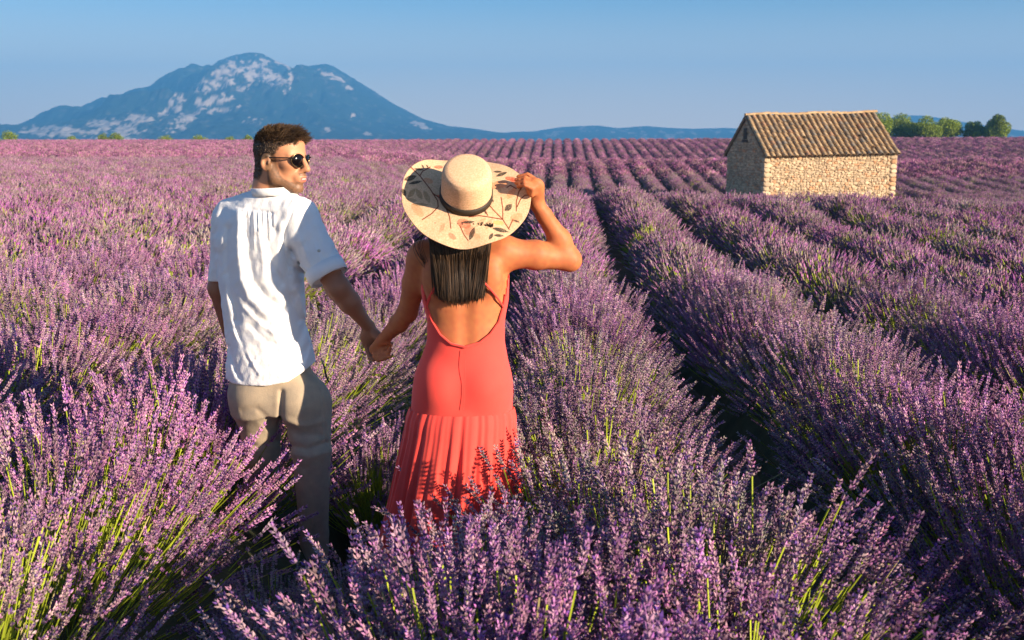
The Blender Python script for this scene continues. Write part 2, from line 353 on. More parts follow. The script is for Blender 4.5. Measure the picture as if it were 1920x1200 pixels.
def spike_template(kind, seed):
    """unit spike along +z, length 1 -> verts, tris, rgb"""
    r = np.random.default_rng(seed); V = []; F = []; C = []
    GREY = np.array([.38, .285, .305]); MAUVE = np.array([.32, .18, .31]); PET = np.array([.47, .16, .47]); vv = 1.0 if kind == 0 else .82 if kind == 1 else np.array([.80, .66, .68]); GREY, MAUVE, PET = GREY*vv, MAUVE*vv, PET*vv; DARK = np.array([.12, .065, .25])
    bloom = r.random()
    if kind == 0:
        nw = 9; zs = list(np.linspace(.13, .93, nw)); zs[0] = 0.0
        for i, z in enumerate(zs):
            nb = 5 if i < nw-2 else 3; wr = .06*(1-.5*max(0, (z-.55)/.45)) if i else .055
            for j in range(nb):
                an = 2*np.pi*(j/nb)+i*.6+r.normal(0, .15); o = np.array([math.cos(an), math.sin(an), 0]); lift = .62+r.normal(0, .16)
                d = o*math.sin(lift)+np.array([0, 0, math.cos(lift)]); d /= np.linalg.norm(d)
                L = .115+r.random()*.03; p0 = np.array([0, 0, z]); rad = .030*(.8+.4*r.random())
                mid = p0+d*L*.45+o*wr*.15; tip = p0+d*L*1.0
                s1 = np.cross(d, (0, 0, 1)); s1 /= np.linalg.norm(s1)+1e-9; s2 = np.cross(d, s1); b0 = len(V)
                V += [p0]+[mid+rad*(math.cos(q)*s1+math.sin(q)*s2) for q in (0, 2.09, 4.19)]+[tip]
                for q in range(3): F += [(b0, b0+1+q, b0+1+(q+1) % 3), (b0+4, b0+1+(q+1) % 3, b0+1+q)]
                u = r.random(); base = GREY if u < .55 else (MAUVE if u < .92 else DARK)
                base = base*(.88+.24*r.random()); tipc = PET*(.8+.5*r.random()) if r.random() < .08+.42*bloom else base*1.12
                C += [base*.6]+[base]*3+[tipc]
    else:
        nr = 6 if kind == 1 else 3; sd = 4 if kind == 1 else 3
        zs = np.linspace(0, 1, nr)
        for i, z in enumerate(zs):
            rad = (.10 if i % 2 else .065)*(1-.75*max(0, (z-.6)/.4)) if kind == 1 else [.05, .12, .01][i]
            u = r.random(); c = (GREY if u < .5 else MAUVE if u < .8 else PET)*(.8+.4*r.random())
            for j in range(sd): an = 2*np.pi*j/sd+i*.5; V.append(np.array([math.cos(an)*rad, math.sin(an)*rad, z])); C.append(c)
        for i in range(nr-1):
            for j in range(sd):
                a, b, c_, d = i*sd+j, i*sd+(j+1) % sd, (i+1)*sd+(j+1) % sd, (i+1)*sd+j; F += [(a, b, c_), (a, c_, d)]
    return np.array(V), np.array(F), np.array(C)

def make_plant(kind, seed, n, spike_len, fat, height=.66):
    """one bush as two meshes (spikes, stems), stalks radiating from the crown of the plant"""
    r = np.random.default_rng(seed); temps = [spike_template(kind, seed*10+i) for i in range(5)]
    u = r.random(n)**(1.25 if kind == 0 else 1.0); th = np.arcsin(np.sqrt(u)*(.90 if kind == 0 else .93)); az = r.random(n)*2*np.pi
    lump = 1+.12*np.sin(az*3+seed)+.08*np.sin(az*5+2*seed)
    L = height*(1.0-.05*th)*(1+r.normal(0, .07 if kind == 0 else .05, n))*lump-.04
    ox = r.normal(0, .055, n); oy = r.normal(0, .055, n)
    segs = 5 if kind == 0 else 3 if kind == 1 else 2
    t = np.linspace(0, 1, segs)
    # stalk leaves at angle th (+) and bends towards vertical
    path = np.zeros((n, segs, 3)); ang = th[:, None]*(1.12-.28*t[None]) + r.normal(0, .05, n)[:, None]
    seg = L[:, None]/(segs-1)
    dr = np.sin(ang)*seg; dz = np.cos(ang)*seg
    rad = np.concatenate([np.zeros((n, 1)), np.cumsum((dr[:, 1:]+dr[:, :-1])/2, 1)], 1); zz = np.concatenate([np.zeros((n, 1)), np.cumsum((dz[:, 1:]+dz[:, :-1])/2, 1)], 1)
    path[..., 0] = ox[:, None]+rad*np.cos(az)[:, None]; path[..., 1] = oy[:, None]+rad*np.sin(az)[:, None]; path[..., 2] = zz+.03
    tipd = path[:, -1]-path[:, -2]; tipd += r.normal(0, .12, (n, 3))*np.linalg.norm(tipd, axis=1)[:, None]; tipd /= np.linalg.norm(tipd, axis=1)[:, None]
    # spikes
    ref = np.where(np.abs(tipd[:, 2:3]) > .9, np.array([[1., 0, 0]]), np.array([[0, 0, 1.]])); A = np.cross(tipd, ref); A /= np.linalg.norm(A, axis=1)[:, None]; B = np.cross(tipd, A)
    sl = spike_len*(.7+.6*r.random(n)); Vs, Fs, Cs = [], [], []; off = 0; pick = r.integers(0, len(temps), n)
    for k, (tv, tf, tcol) in enumerate(temps):
        ii = np.where(pick == k)[0]
        if not len(ii): continue
        w = (spike_len*fat)
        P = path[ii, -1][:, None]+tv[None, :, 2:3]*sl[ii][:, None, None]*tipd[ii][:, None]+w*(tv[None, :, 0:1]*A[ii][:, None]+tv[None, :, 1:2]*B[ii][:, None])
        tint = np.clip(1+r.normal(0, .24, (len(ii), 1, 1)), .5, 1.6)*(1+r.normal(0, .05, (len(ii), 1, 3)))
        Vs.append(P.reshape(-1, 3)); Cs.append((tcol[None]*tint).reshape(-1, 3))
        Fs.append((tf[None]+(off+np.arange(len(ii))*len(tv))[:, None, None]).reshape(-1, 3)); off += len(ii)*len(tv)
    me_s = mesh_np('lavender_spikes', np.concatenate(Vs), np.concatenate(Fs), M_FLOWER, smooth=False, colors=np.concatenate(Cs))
    # stems
    rr = np.full((n, segs), (.0021 if kind == 0 else .0035 if kind == 1 else .008))
    V, F = frames_tube(path, rr, 3); green = np.array([.38, .46, .035]); straw = np.array([.42, .36, .16])
    mixs = (r.random(n) < .14)[:, None]; c = np.where(mixs, straw, green)*(.6+.7*r.random(n))[:, None]
    C = np.repeat(c, segs*3, 0)
    if kind <= 1:     # narrow leaves low on the stalks
        nl = n//2; a2 = r.random(nl)*2*np.pi; t2 = np.arcsin(np.sqrt(r.random(nl))*.95); rl = .12+.25*r.random(nl)
        base = np.stack([np.sin(t2)*np.cos(a2), np.sin(t2)*np.sin(a2), np.cos(t2)], 1)*rl[:, None]+np.array([0, 0, .02])
        dd = base/np.linalg.norm(base, axis=1)[:, None]+r.normal(0, .3, (nl, 3)); dd /= np.linalg.norm(dd, axis=1)[:, None]
        sdv = np.cross(dd, r.normal(0, 1, (nl, 3))); sdv /= np.linalg.norm(sdv, axis=1)[:, None]; wl = .003 if kind == 0 else .006
        LV = np.stack([base-sdv*wl, base+sdv*wl, base+dd*(.09+.05*r.random(nl))[:, None]], 1).reshape(-1, 3); LF = np.arange(nl*3).reshape(-1, 3)+len(V)
        lc = np.repeat(np.array([.13, .17, .07])*(.6+.8*r.random(nl))[:, None], 3, 0)
        V = np.concatenate([V, LV]); C = np.concatenate([C, lc]); F = [F, LF]
    me_t = mesh_np('lavender_stems', V, F, M_STEM, smooth=False, colors=C)
    return me_s, me_t
NV, MV, FV = 7, 5, 3
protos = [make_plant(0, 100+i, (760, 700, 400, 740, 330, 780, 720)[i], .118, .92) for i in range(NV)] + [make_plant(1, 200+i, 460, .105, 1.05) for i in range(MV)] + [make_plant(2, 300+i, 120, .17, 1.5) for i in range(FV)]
cs = bpy.data.collections.new('lavender_spike_library'); ct = bpy.data.collections.new('lavender_stem_library')
for i, (a, b) in enumerate(protos):
    cs.objects.link(bpy.data.objects.new('spikes_%s' % chr(97+i), a)); ct.objects.link(bpy.data.objects.new('stems_%s' % chr(97+i), b))

def gn_tree(name, coll):
    g = bpy.data.node_groups.new(name, 'GeometryNodeTree')
    g.interface.new_socket('Geometry', in_out='INPUT', socket_type='NodeSocketGeometry'); g.interface.new_socket('Geometry', in_out='OUTPUT', socket_type='NodeSocketGeometry')
    n = g.nodes; l = g.links; gi = n.new('NodeGroupInput'); go = n.new('NodeGroupOutput'); ip = n.new('GeometryNodeInstanceOnPoints'); ci = n.new('GeometryNodeCollectionInfo')
    ci.inputs[0].default_value = coll; ci.inputs['Separate Children'].default_value = True; ci.inputs['Reset Children'].default_value = True
    mp = n.new('GeometryNodeMeshToPoints')
    def at(nm, ty):
        a = n.new('GeometryNodeInputNamedAttribute'); a.data_type = ty; a.inputs['Name'].default_value = nm; return a.outputs['Attribute']
    l.new(gi.outputs[0], mp.inputs['Mesh']); l.new(mp.outputs[0], ip.inputs['Points']); l.new(ci.outputs[0], ip.inputs['Instance'])
    ip.inputs['Pick Instance'].default_value = True; l.new(at('pidx', 'INT'), ip.inputs['Instance Index'])
    e = n.new('FunctionNodeEulerToRotation'); l.new(at('prot', 'FLOAT_VECTOR'), e.inputs[0]); l.new(e.outputs[0], ip.inputs['Rotation'])
    l.new(at('pscl', 'FLOAT_VECTOR'), ip.inputs['Scale']); l.new(ip.outputs[0], go.inputs[0]); return g
GS, GT = gn_tree('spike_scatter', cs), gn_tree('stem_scatter', ct)

SP = 1.55; X0 = 0.13
HUT_C = None
def hut_block(x, y): return ((x > 7.6) & (x < 20.5) & (y > 50.5) & (y < 65))
def points_obj(name, P, rot, scl, pidx, tree, parent):
    me = bpy.data.meshes.new(name); me.vertices.add(len(P)); me.vertices.foreach_set('co', P.astype(np.float32).ravel())
    a = me.attributes.new('prot', 'FLOAT_VECTOR', 'POINT'); a.data.foreach_set('vector', rot.astype(np.float32).ravel())
    a = me.attributes.new('pscl', 'FLOAT_VECTOR', 'POINT'); a.data.foreach_set('vector', scl.astype(np.float32).ravel())
    a = me.attributes.new('pidx', 'INT', 'POINT'); a.data.foreach_set('value', pidx.astype(np.int32))
    o = obj(name, me, parent); md = o.modifiers.new('scatter', 'NODES'); md.node_group = tree; o['kind'] = 'stuff'; return o
near_names = {0: 'lavender row in the middle foreground, just right of the woman, spilling over her skirt hem',
    1: 'broad lavender row right of the deep shaded furrow that runs past the woman',
    2: 'second lavender row right of the deep shaded furrow', 3: 'third lavender row right of the deep shaded furrow',
    4: 'fourth lavender row right of the deep shaded furrow', -1: 'lavender row at bottom left that the man wades beside, bright green stems showing',
    -2: 'lavender row just left of the one the man wades beside', -3: 'second lavender row left of the one the man wades beside',
    -4: 'third lavender row left of the one the man wades beside'}
def make_row(k):
    x = X0+k*SP; r = np.random.default_rng(1000+k)
    # reach of the row that the photograph (and a step to the side) can see
    slope = .50; u = x/1.0
    yn = max(.75, (abs(x+.0)-3.0)/slope-2) if abs(x) > 3 else .75
    ymax = 186.0
    if yn > ymax-6: return
    ys_ = []; y = yn+r.random()*.3
    while y < ymax:
        ys_.append(y); y += (.58 if y < 6.5 else .46 if y < 11 else .46 if y < 75 else .62)*(1+r.normal(0, .12))
    y = np.array(ys_); px = x+r.normal(0, .05, len(y))-(.20*(1-sstep(4, 10, y)) if k == -1 else 0)-(.05*(1-sstep(3, 6, y)) if k == 0 else 0); keep = ~hut_block(px, y)
    # leave clear the two places where the walkers' bodies part the plants
    keep &= ~((np.hypot(px-MAN_XY[0], y-MAN_XY[1]) < .34) | (np.hypot(px-WOM_XY[0], y-WOM_XY[1]) < .24))
    keep &= r.random(len(y)) > np.where(y > 9, .025, .05)
    y, px = y[keep], px[keep]
    if k == 0: y = np.append(y, [2.15, 2.62, 3.33, 1.75, 2.2, 2.75]); px = np.append(px, [-.10, -.14, -.30, .46, .44, .40])
    low = np.ones(len(y)); low[np.isclose(y, 3.33)] = .56 if k == 0 else 1.0
    if k == -1: y = np.append(y, [2.2, 2.6, 3.0, 3.35, 4.6, 5.1]); px = np.append(px, [-.86, -.84, -.86, -.62, -.8, -.85]); low = np.append(low, [.55, .5, .5, .45, .6, .6])
    n = len(y); z = ground(px, y)
    s = low*(.96+.1*(fbm2(px*.7, y*.25, 5, 2)-.5)*2)*(1+r.normal(0, .05, n))
    wide = np.where(y < 11, 1.04 if k == -1 else np.where(y < 5, 1.22, 1.0) if k == 0 else 1.0 if k > 0 else 1.12, np.where(y < 60, 1.12 if k < -1 else 1.02, .96))
    scl = np.stack([s*wide, s*wide, s*(np.where(y < 5, 1.10, 1.0) if k == -1 else 1.0)], 1)
    lean = .17 if k == -1 else .2 if k < -1 else .05 if k == 0 else -.02
    rot = np.stack([r.normal(-.02, .065, n), r.normal(lean, .065, n), r.random(n)*2*np.pi], 1)
    # rotation about z first would turn the lean; build euler so the lean stays to the right
    Rz = [Euler((a, b, 0)).to_matrix() @ Matrix.Rotation(c, 3, 'Z') for a, b, c in rot]; rot = np.array([tuple(m_.to_euler()) for m_ in Rz])
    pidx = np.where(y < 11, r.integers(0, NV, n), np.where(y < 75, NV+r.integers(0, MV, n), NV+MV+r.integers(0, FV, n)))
    t = empty('lavender_row', (x, yn, float(ground(x, yn)))); o0 = np.array(t.location)
    if k in near_names: tag(t, near_names[k], 'lavender row', 'rows of lavender running to the horizon')
    else: tag(t, 'one of the narrow lavender rows of the far %s field' % ('right hand' if k > 0 else 'left hand'), 'lavender row', 'far rows of lavender on the %s side' % ('right' if k > 0 else 'left'))
    P = np.stack([px, y, z], 1)-o0
    bare = (r.random(n) < np.where(y < 5, .0, .034)) & (y < 60) & (y > 2.2); bare |= ((y > 1.95) & (y < 2.30) & (px < -1.2) if k == -1 else (y > 2.3) & (y < 3.0) & (px > 0) & (px < .3) if k == 0 else (y > 2.7) & (y < 3.3) if k == -2 else y < 0); sparse = (y > 1.5) & (y < 2.9) & (r.random(n) < .8) & ((k == -1) | (k == -2)); pidx = np.where(sparse, np.where(r.random(n) < .5, 2, 4), pidx)     # bushes gone over to bare green
    points_obj('flower_spikes', P[~bare], rot[~bare], scl[~bare], pidx[~bare], GS, t)
    m_ = y < 75
    if m_.any(): points_obj('stems', P[m_], rot[m_], scl[m_], pidx[m_], GT, t)
    # leafy core of the row
    yy = np.concatenate([np.arange(yn, 20, .25), np.arange(max(20, yn), ymax+1, 1.0)]); yy = np.unique(yy); segsX = np.linspace(-1, 1, 9)
    wv = .54+.07*(fbm2(yy*1.3, yy*0+k, 31, 2)-.5)*2; hv_ = .33*(1+.3*(fbm2(yy*1.1, yy*0+k*3, 37, 2)-.5)*2)
    # sink the core inside the hut yard and round the walkers
    blk = hut_block(np.full_like(yy, x), yy) | (np.hypot(x-WOM_XY[0], yy-WOM_XY[1]) < .30) | (np.hypot(x-MAN_XY[0], yy-MAN_XY[1]) < .28); hv_ = np.where(blk, -.1, hv_)
    XX = x+segsX[None]*wv[:, None]; YY = np.repeat(yy[:, None], 9, 1)
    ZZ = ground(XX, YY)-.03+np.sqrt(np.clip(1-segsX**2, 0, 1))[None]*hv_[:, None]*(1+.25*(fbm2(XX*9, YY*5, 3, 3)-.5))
    V = np.stack([XX, YY, ZZ], -1).reshape(-1, 3)-o0; idx = np.arange(len(yy)*9).reshape(-1, 9)
    F = np.stack([idx[:-1, :-1], idx[1:, :-1], idx[1:, 1:], idx[:-1, 1:]], -1).reshape(-1, 4)
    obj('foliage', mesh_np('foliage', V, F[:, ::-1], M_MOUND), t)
MAN_D, WOM_D = 4.10, 3.74
MAN_XY = W(530, 900, MAN_D)[:2]; WOM_XY = W(868, 900, WOM_D)[:2]
for k in range(-62, 62): make_row(k)

# ------------------------------------------------------------------ people
SKIN_M = mat('tanned_skin_man', (1, 1, 1), .5, attr=True, spec=.35, sss=.1, bump=.15, bscale=300, bdist=.002)
SKIN_W = mat('tanned_skin_woman', (1, 1, 1), .55, attr=True, spec=.22, sss=.1, bump=.1, bscale=250, bdist=.002)
SIDEV = RT*math.cos(R(14)) - HD*math.sin(R(14))        # the man's own right-hand direction

def head_frame(yaw_from_right, pitch=0.0, roll=0.0):
    """face direction: 0 = towards photo right, positive turns towards the camera"""
    f = RT*math.cos(R(yaw_from_right)) - HD*math.sin(R(yaw_from_right)); l = np.cross(UP, f); u = UP.copy()
    f2 = f*math.cos(R(pitch))+u*math.sin(R(pitch)); u2 = u*math.cos(R(pitch))-f*math.sin(R(pitch))
    l2 = l*math.cos(R(roll))+u2*math.sin(R(roll)); u3 = u2*math.cos(R(roll))-l*math.sin(R(roll))
    return f2, l2, u3
def add_head(F, c, fr, sc=1.0, man=True):
    f, l, u = fr; H = lambda a, b, e: c+sc*(f*a+l*b+u*e); M = np.stack([f, l, u])
    F.ell(H(-.012, 0, .040), np.array([.098, .074, .080])*sc, M, k=.02)
    F.ell(H(.018, 0, .050), np.array([.074, .066, .066])*sc, M, k=.03)
    F.ell(H(.040, 0, -.025), np.array([.050, .054, .080])*sc, M, k=.03)
    jw = .050 if man else .044
    for s in (-1, 1):
        F.cone(H(-.004, s*.054, -.030), H(.008, s*jw, -.066), .022*sc, .021*sc, k=.02)
        F.cone(H(.008, s*jw, -.066), H(.070, s*.014, -.100), .021*sc, .019*sc, k=.02)
        F.ell(H(.060, s*.040, -.012), np.array([.024, .020, .018])*sc, M, k=.02)
        F.cone(H(.086, s*.010, .026), H(.070, s*.046, .024), .010*sc, .009*sc, k=.014)
        F.ell(H(.086, s*.030, .008), np.array([.013, .015, .010])*sc, M, k=.006, mode='s')
        F.ell(H(.074, s*.030, .008), np.array([.013, .014, .012])*sc, M, k=.004)
        F.cone(H(.100, s*.009, -.034), H(.106, s*.010, -.032), .008*sc, .007*sc, k=.008)
        Me = np.stack([f*math.cos(s*-.45)+l*math.sin(s*-.45), l*math.cos(s*-.45)-f*math.sin(s*-.45), u])
        F.ell(H(-.010, s*.083, -.006), np.array([.021, .0085, .034])*sc, Me, k=.004)
        F.ell(H(-.007, s*.0905, -.002), np.array([.011, .007, .020])*sc, Me, k=.005, mode='s')
        F.ell(H(.004, s*.084, -.010), np.array([.004, .005, .008])*sc, Me, k=.003)
    F.cone(H(.094, 0, .020), H(.117, 0, -.024), .0085*sc, .0115*sc, k=.012)
    F.ell(H(.120, 0, -.029), np.array([.010, .012, .009])*sc, M, k=.008)
    F.ell(H(.086, 0, -.060), np.array([.020, .030, .026])*sc, M, k=.014)
    F.cone(H(.098, -.018, -.0585), H(.098, .018, -.0585), .0058*sc, .0058*sc, k=.006)
    F.cone(H(.108, -.008, -.055), H(.108, .008, -.055), .0042*sc, .0042*sc, k=.008)
    F.cone(H(.098, -.015, -.0720), H(.098, .015, -.0720), .0065*sc, .0065*sc, k=.006)
    F.cone(H(.110, -.016, -.0650), H(.110, .016, -.0650), .0022*sc, .0022*sc, k=.002, mode='s')
    F.ell(H(.082, 0, -.103), np.array([.016, .020, .015])*sc, M, k=.014)
    return H
def chain(F, pts, rs, k=.004, k0=.012):
    for i in range(len(pts)-1): F.cone(pts[i], pts[i+1], rs[i], rs[i+1], k=k0 if i == 0 else k)
def set_colors(me, C):
    c = np.ones((len(C), 4), np.float32); c[:, :3] = C
    at = me.color_attributes.get('col') or me.color_attributes.new('col', 'FLOAT_COLOR', 'POINT'); at.data.foreach_set('color', c.ravel())

# ---------- the man
D = MAN_D
P = lambda x, y, dd=0.0: W(x, y, D+dd)
gz = float(ground(*MAN_XY)); man_loc = np.array([P(530, 900)[0], P(530, 900)[1], gz])
man = tag(empty('person', man_loc), 'man in white linen shirt, loose trousers and dark sunglasses, holding the hand of the woman', 'person')
HMc = P(526, 300, .0); FRM = head_frame(22, -3, 0)
def P_(x, y, dd=0.): return P(x, y, dd)
F = Field(P(380, 1190, .45)*[1, 0, 1]+[-.05, P(500, 500, -.42)[1], 0], P(760, 220, -.0)*[1, 0, 1]+[0, P(500, 500, .52)[1], .05], .0042)
Hm = add_head(F, HMc, FRM)
F.cone(Hm(-.030, 0, -.045), P(507, 385, .01), .055, .062, k=.03)
F.cone(Hm(-.045, 0, -.02), P(497, 385, .02), .050, .060, k=.03)
F.trunk([(P(505, 390, .02), .09, .06), (P(496, 410, .02), .14, .07), (P(492, 450, .02), .142, .085), (P(496, 520, .02), .135, .085), (P(502, 600, .02), .125, .085), (P(512, 690, .02), .135, .095), (P(522, 745, .02), .14, .095)], SIDEV, k=.02)
RS, RE, RW_ = P(562, 422, -.03), P(634, 540, -.12), P(691, 613, -.05)
F.cone(RS, RE, .040, .045, k=.01); F.cone(RE, P(655, 566, -.10), .043, .044, k=.02); F.cone(P(655, 566, -.10), RW_, .044, .0255, k=.015, side=HD, flat=.85)
LS, LE, LW = P(428, 425, .08), P(410, 540, .10), P(430, 625, .20)
F.cone(LS, LE, .038, .040, k=.01); F.cone(LE, LW, .040, .026, k=.02)
# legs
F.cone(P(570, 740, .0), P(582, 842, -.04), .07, .050, k=.04); F.cone(P(582, 842, -.03), P(588, 1090, .0), .050, .036, k=.02)
F.cone(P(478, 740, .06), P(488, 850, .18), .07, .050, k=.04); F.cone(P(488, 850, .16), P(484, 1025, .33), .050, .036, k=.02)
# left hand (hidden side): simple relaxed hand with five fingers
def relaxed_hand(F, w, dirv, pal, side, s=1.0):
    """w wrist, dirv: towards fingers, pal: palm normal, side: thumb side"""
    k = w+dirv*.085*s; F.cone(w, k, .026*s, .036*s, k=.012, side=side, flat=.45)
    for i, (o, L) in enumerate(((.026, .072), (.009, .080), (-.009, .075), (-.025, .060))):
        a = k+side*o*s; b = a+(dirv*.93+pal*.3)*L*.45*s; c = b+(dirv*.7+pal*.7)*L*.3*s; d = c+(dirv*.4+pal*.9)*L*.25*s
        chain(F, [a-dirv*.01*s, b, c, d], [.0095*s, .0090*s, .0082*s, .0072*s])
    a = w+side*.02*s+dirv*.02*s; b = a+(side*.6+dirv*.7+pal*.3)*.045*s; c = b+(dirv*.95+pal*.3)*.032*s; chain(F, [a, b, c], [.013*s, .011*s, .008*s])
relaxed_hand(F, LW, np.array([.25, .1, -.95]), RT, HD)
# right hand, palm to the camera, fingers closing round the woman's hand
F.cone(RW_, P(694, 632, -.045), .026, .036, k=.012, side=RT, flat=.5); F.cone(P(694, 632, -.045), P(700, 652, -.02), .037, .035, k=.012, side=RT, flat=.5)
F.cone(P(703, 626, -.06), P(712, 638, -.075), .017, .014, k=.012)                      # ball of the thumb
chain(F, [P(706, 628, -.055), P(719, 632, -.085), P(731, 637, -.07)], [.0145, .0115, .0085])   # thumb over her hand
chain(F, [P(687, 645, -.035), P(690, 659, -.045), P(694, 671, -.055), P(701, 675, -.07)], [.0105, .0098, .009, .008])   # index
chain(F, [P(694, 650, -.02), P(698, 666, -.02), P(710, 672, -.035), P(719, 669, -.06)], [.0105, .0098, .009, .008])
chain(F, [P(702, 650, -.01), P(711, 660, -.005), P(722, 662, -.02), P(728, 656, -.05)], [.0100, .0094, .0088, .0075])
chain(F, [P(709, 646, -.0), P(720, 651, .005), P(731, 650, -.01), P(735, 644, -.035)], [.0090, .0085, .0078, .0068])
V, FF = F.mesh(1)
def skin_colors_man(V):
    q = V-HMc; f, l, u = q@FRM[0], q@FRM[1], q@FRM[2]; C = np.tile(np.array([.52, .235, .125]), (len(V), 1))
    nz = np.array([mnoise.noise(Vector(v*26)) for v in V[::1]]) if len(V) < 400000 else 0
    C *= (1+.10*nz)[:, None]
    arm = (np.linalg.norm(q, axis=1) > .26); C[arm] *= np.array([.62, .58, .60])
    hd = np.linalg.norm(q, axis=1) < .19
    # beard stubble: jaw, chin, moustache, sideburn
    jaw = sstep(-.040, -.056, u+.20*f*(f < .06)) * sstep(.104, .094, f+.25*(u+.07)) ; n2 = np.array([mnoise.noise(Vector(v*160)) for v in V])
    low = sstep(-.072, -.082, u)*sstep(-.02, 0, f)
    side = sstep(.014, .008, np.abs(f-.014))*sstep(.03, .01, u)*sstep(-.06, -.04, u)
    bl = np.interp(f, [-.01, .016, .026, .036, .05, .07, .09, .1], [.0, .0, -.02, -.05, -.066, -.074, -.080, -.080]); line = sstep(.004, -.006, u-bl)*sstep(-.014, -.004, f)
    must = sstep(.0085, .004, np.abs(u+.0475))*sstep(.026, .020, np.abs(l))*sstep(.085, .092, f)
    b = np.clip(np.maximum.reduce([low*.72, side*.8, line*.85, must*.8]), 0, 1)*hd*(1.0+.3*n2)
    b = np.clip(b, 0, .9)[:, None]*(f > -.012)[:, None]
    C = C*(1-b)+np.array([.12, .07, .04])*b
    lip = (sstep(.0095, .006, np.abs(u+.0665))*sstep(.021, .017, np.abs(l))*sstep(.090, .095, f)*hd)[:, None]
    C = C*(1-lip)+np.array([.50, .12, .10])*lip
    teeth = (sstep(.0022, .0012, np.abs(u+.0640))*sstep(.013, .010, np.abs(l))*sstep(.094, .098, f)*hd)[:, None]
    C = C*(1-teeth)+np.array([.75, .70, .62])*teeth
    # scalp under the hair
    sc = hairmask(f, l, u)*hd; C = C*(1-sc[:, None])+np.array([.07, .042, .025])*sc[:, None]
    return C
def hairmask(f, l, u):
    front = .082-.35*np.clip(.075-u, 0, .1)*0
    top = sstep(.062, .070, u+.0*f)*sstep(.088, .080, f)
    hl = np.interp(u, [-.09, -.06, -.03, 0.0, .02, .035, .05, .062, .08], [-.06, -.045, -.030, -.018, .020, .030, .040, .062, .09])
    sidem = sstep(.006, -.006, f-hl)*sstep(-.085, -.065, u)
    return np.clip(np.maximum(top, sidem), 0, 1)
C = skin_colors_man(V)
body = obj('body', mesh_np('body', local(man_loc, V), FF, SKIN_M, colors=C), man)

# man's hair: short strands combed forward and up on top, cropped at back and sides
def strands(name, roots, dirs, lens, bend, rad, m, parent, loc, segs=4, cols=None):
    n = len(roots); t = np.linspace(0, 1, segs)[None, :, None]
    path = roots[:, None]+dirs[:, None]*lens[:, None, None]*t+bend[:, None]*lens[:, None, None]*t**2
    rr = rad[:, None]*np.linspace(1, .25, segs)[None]
    V, F = frames_tube(path, rr, 3); C = np.repeat(cols, segs*3, 0) if cols is not None else None
    return obj(name, mesh_np(name, local(loc, V), F, m, smooth=True, colors=C), parent)
HAIR_M = mat('brown_hair', (1, 1, 1), .42, attr=True, spec=.5)
q = V-HMc; f, l, u = q@FRM[0], q@FRM[1], q@FRM[2]; hm = hairmask(f, l, u)*(np.linalg.norm(q, axis=1) < .16)*(1-((np.abs(l) > .071)*(u < .03)*(f > -.035)))
cand = np.where(hm > .55)[0]; r = np.random.default_rng(5); pick = r.choice(cand, 7500); rt = V[pick]+r.normal(0, .0018, (len(pick), 3))
fq, lq, uq = f[pick], l[pick], u[pick]; nrm = (rt-Hm(-.01, 0, .03)); nrm /= np.linalg.norm(nrm, axis=1)[:, None]
topw = sstep(.055, .085, uq)
ln = .006+.011*topw*(1+1.3*sstep(.02, .075, fq))*(.7+.6*r.random(len(pick)))
dr = nrm*(.55+.5*topw)[:, None]+FRM[0]*(.15+.35*topw)[:, None]+(-FRM[2])*(.55*(1-topw))[:, None]+r.normal(0, .18, (len(pick), 3)); dr /= np.linalg.norm(dr, axis=1)[:, None]
ncl = np.array([[mnoise.noise(Vector(v*55)), mnoise.noise(Vector(v*55+np.array([7, 3, 1]))), mnoise.noise(Vector(v*55-np.array([5, 9, 2])))] for v in rt]); dr += ncl*(.25+.5*topw)[:, None]; dr /= np.linalg.norm(dr, axis=1)[:, None]; ln = ln*(1+.5*ncl[:, 2]*topw)
bd = FRM[0]*(.35*topw)[:, None]+r.normal(0, .1, (len(pick), 3))-nrm*(.25*(1-topw))[:, None]
cc = np.array([.15, .095, .055])*(.35+.95*r.random((len(pick), 1))**1.3)*(1+.8*ncl[:, :1]*topw[:, None])*(1-.35*(1-topw[:, None]))*(1+.5*(1-topw)[:, None])
strands('hair', rt-nrm*.002, dr, ln, bd, np.full(len(pick), .0015), HAIR_M, man, man_loc, cols=cc)
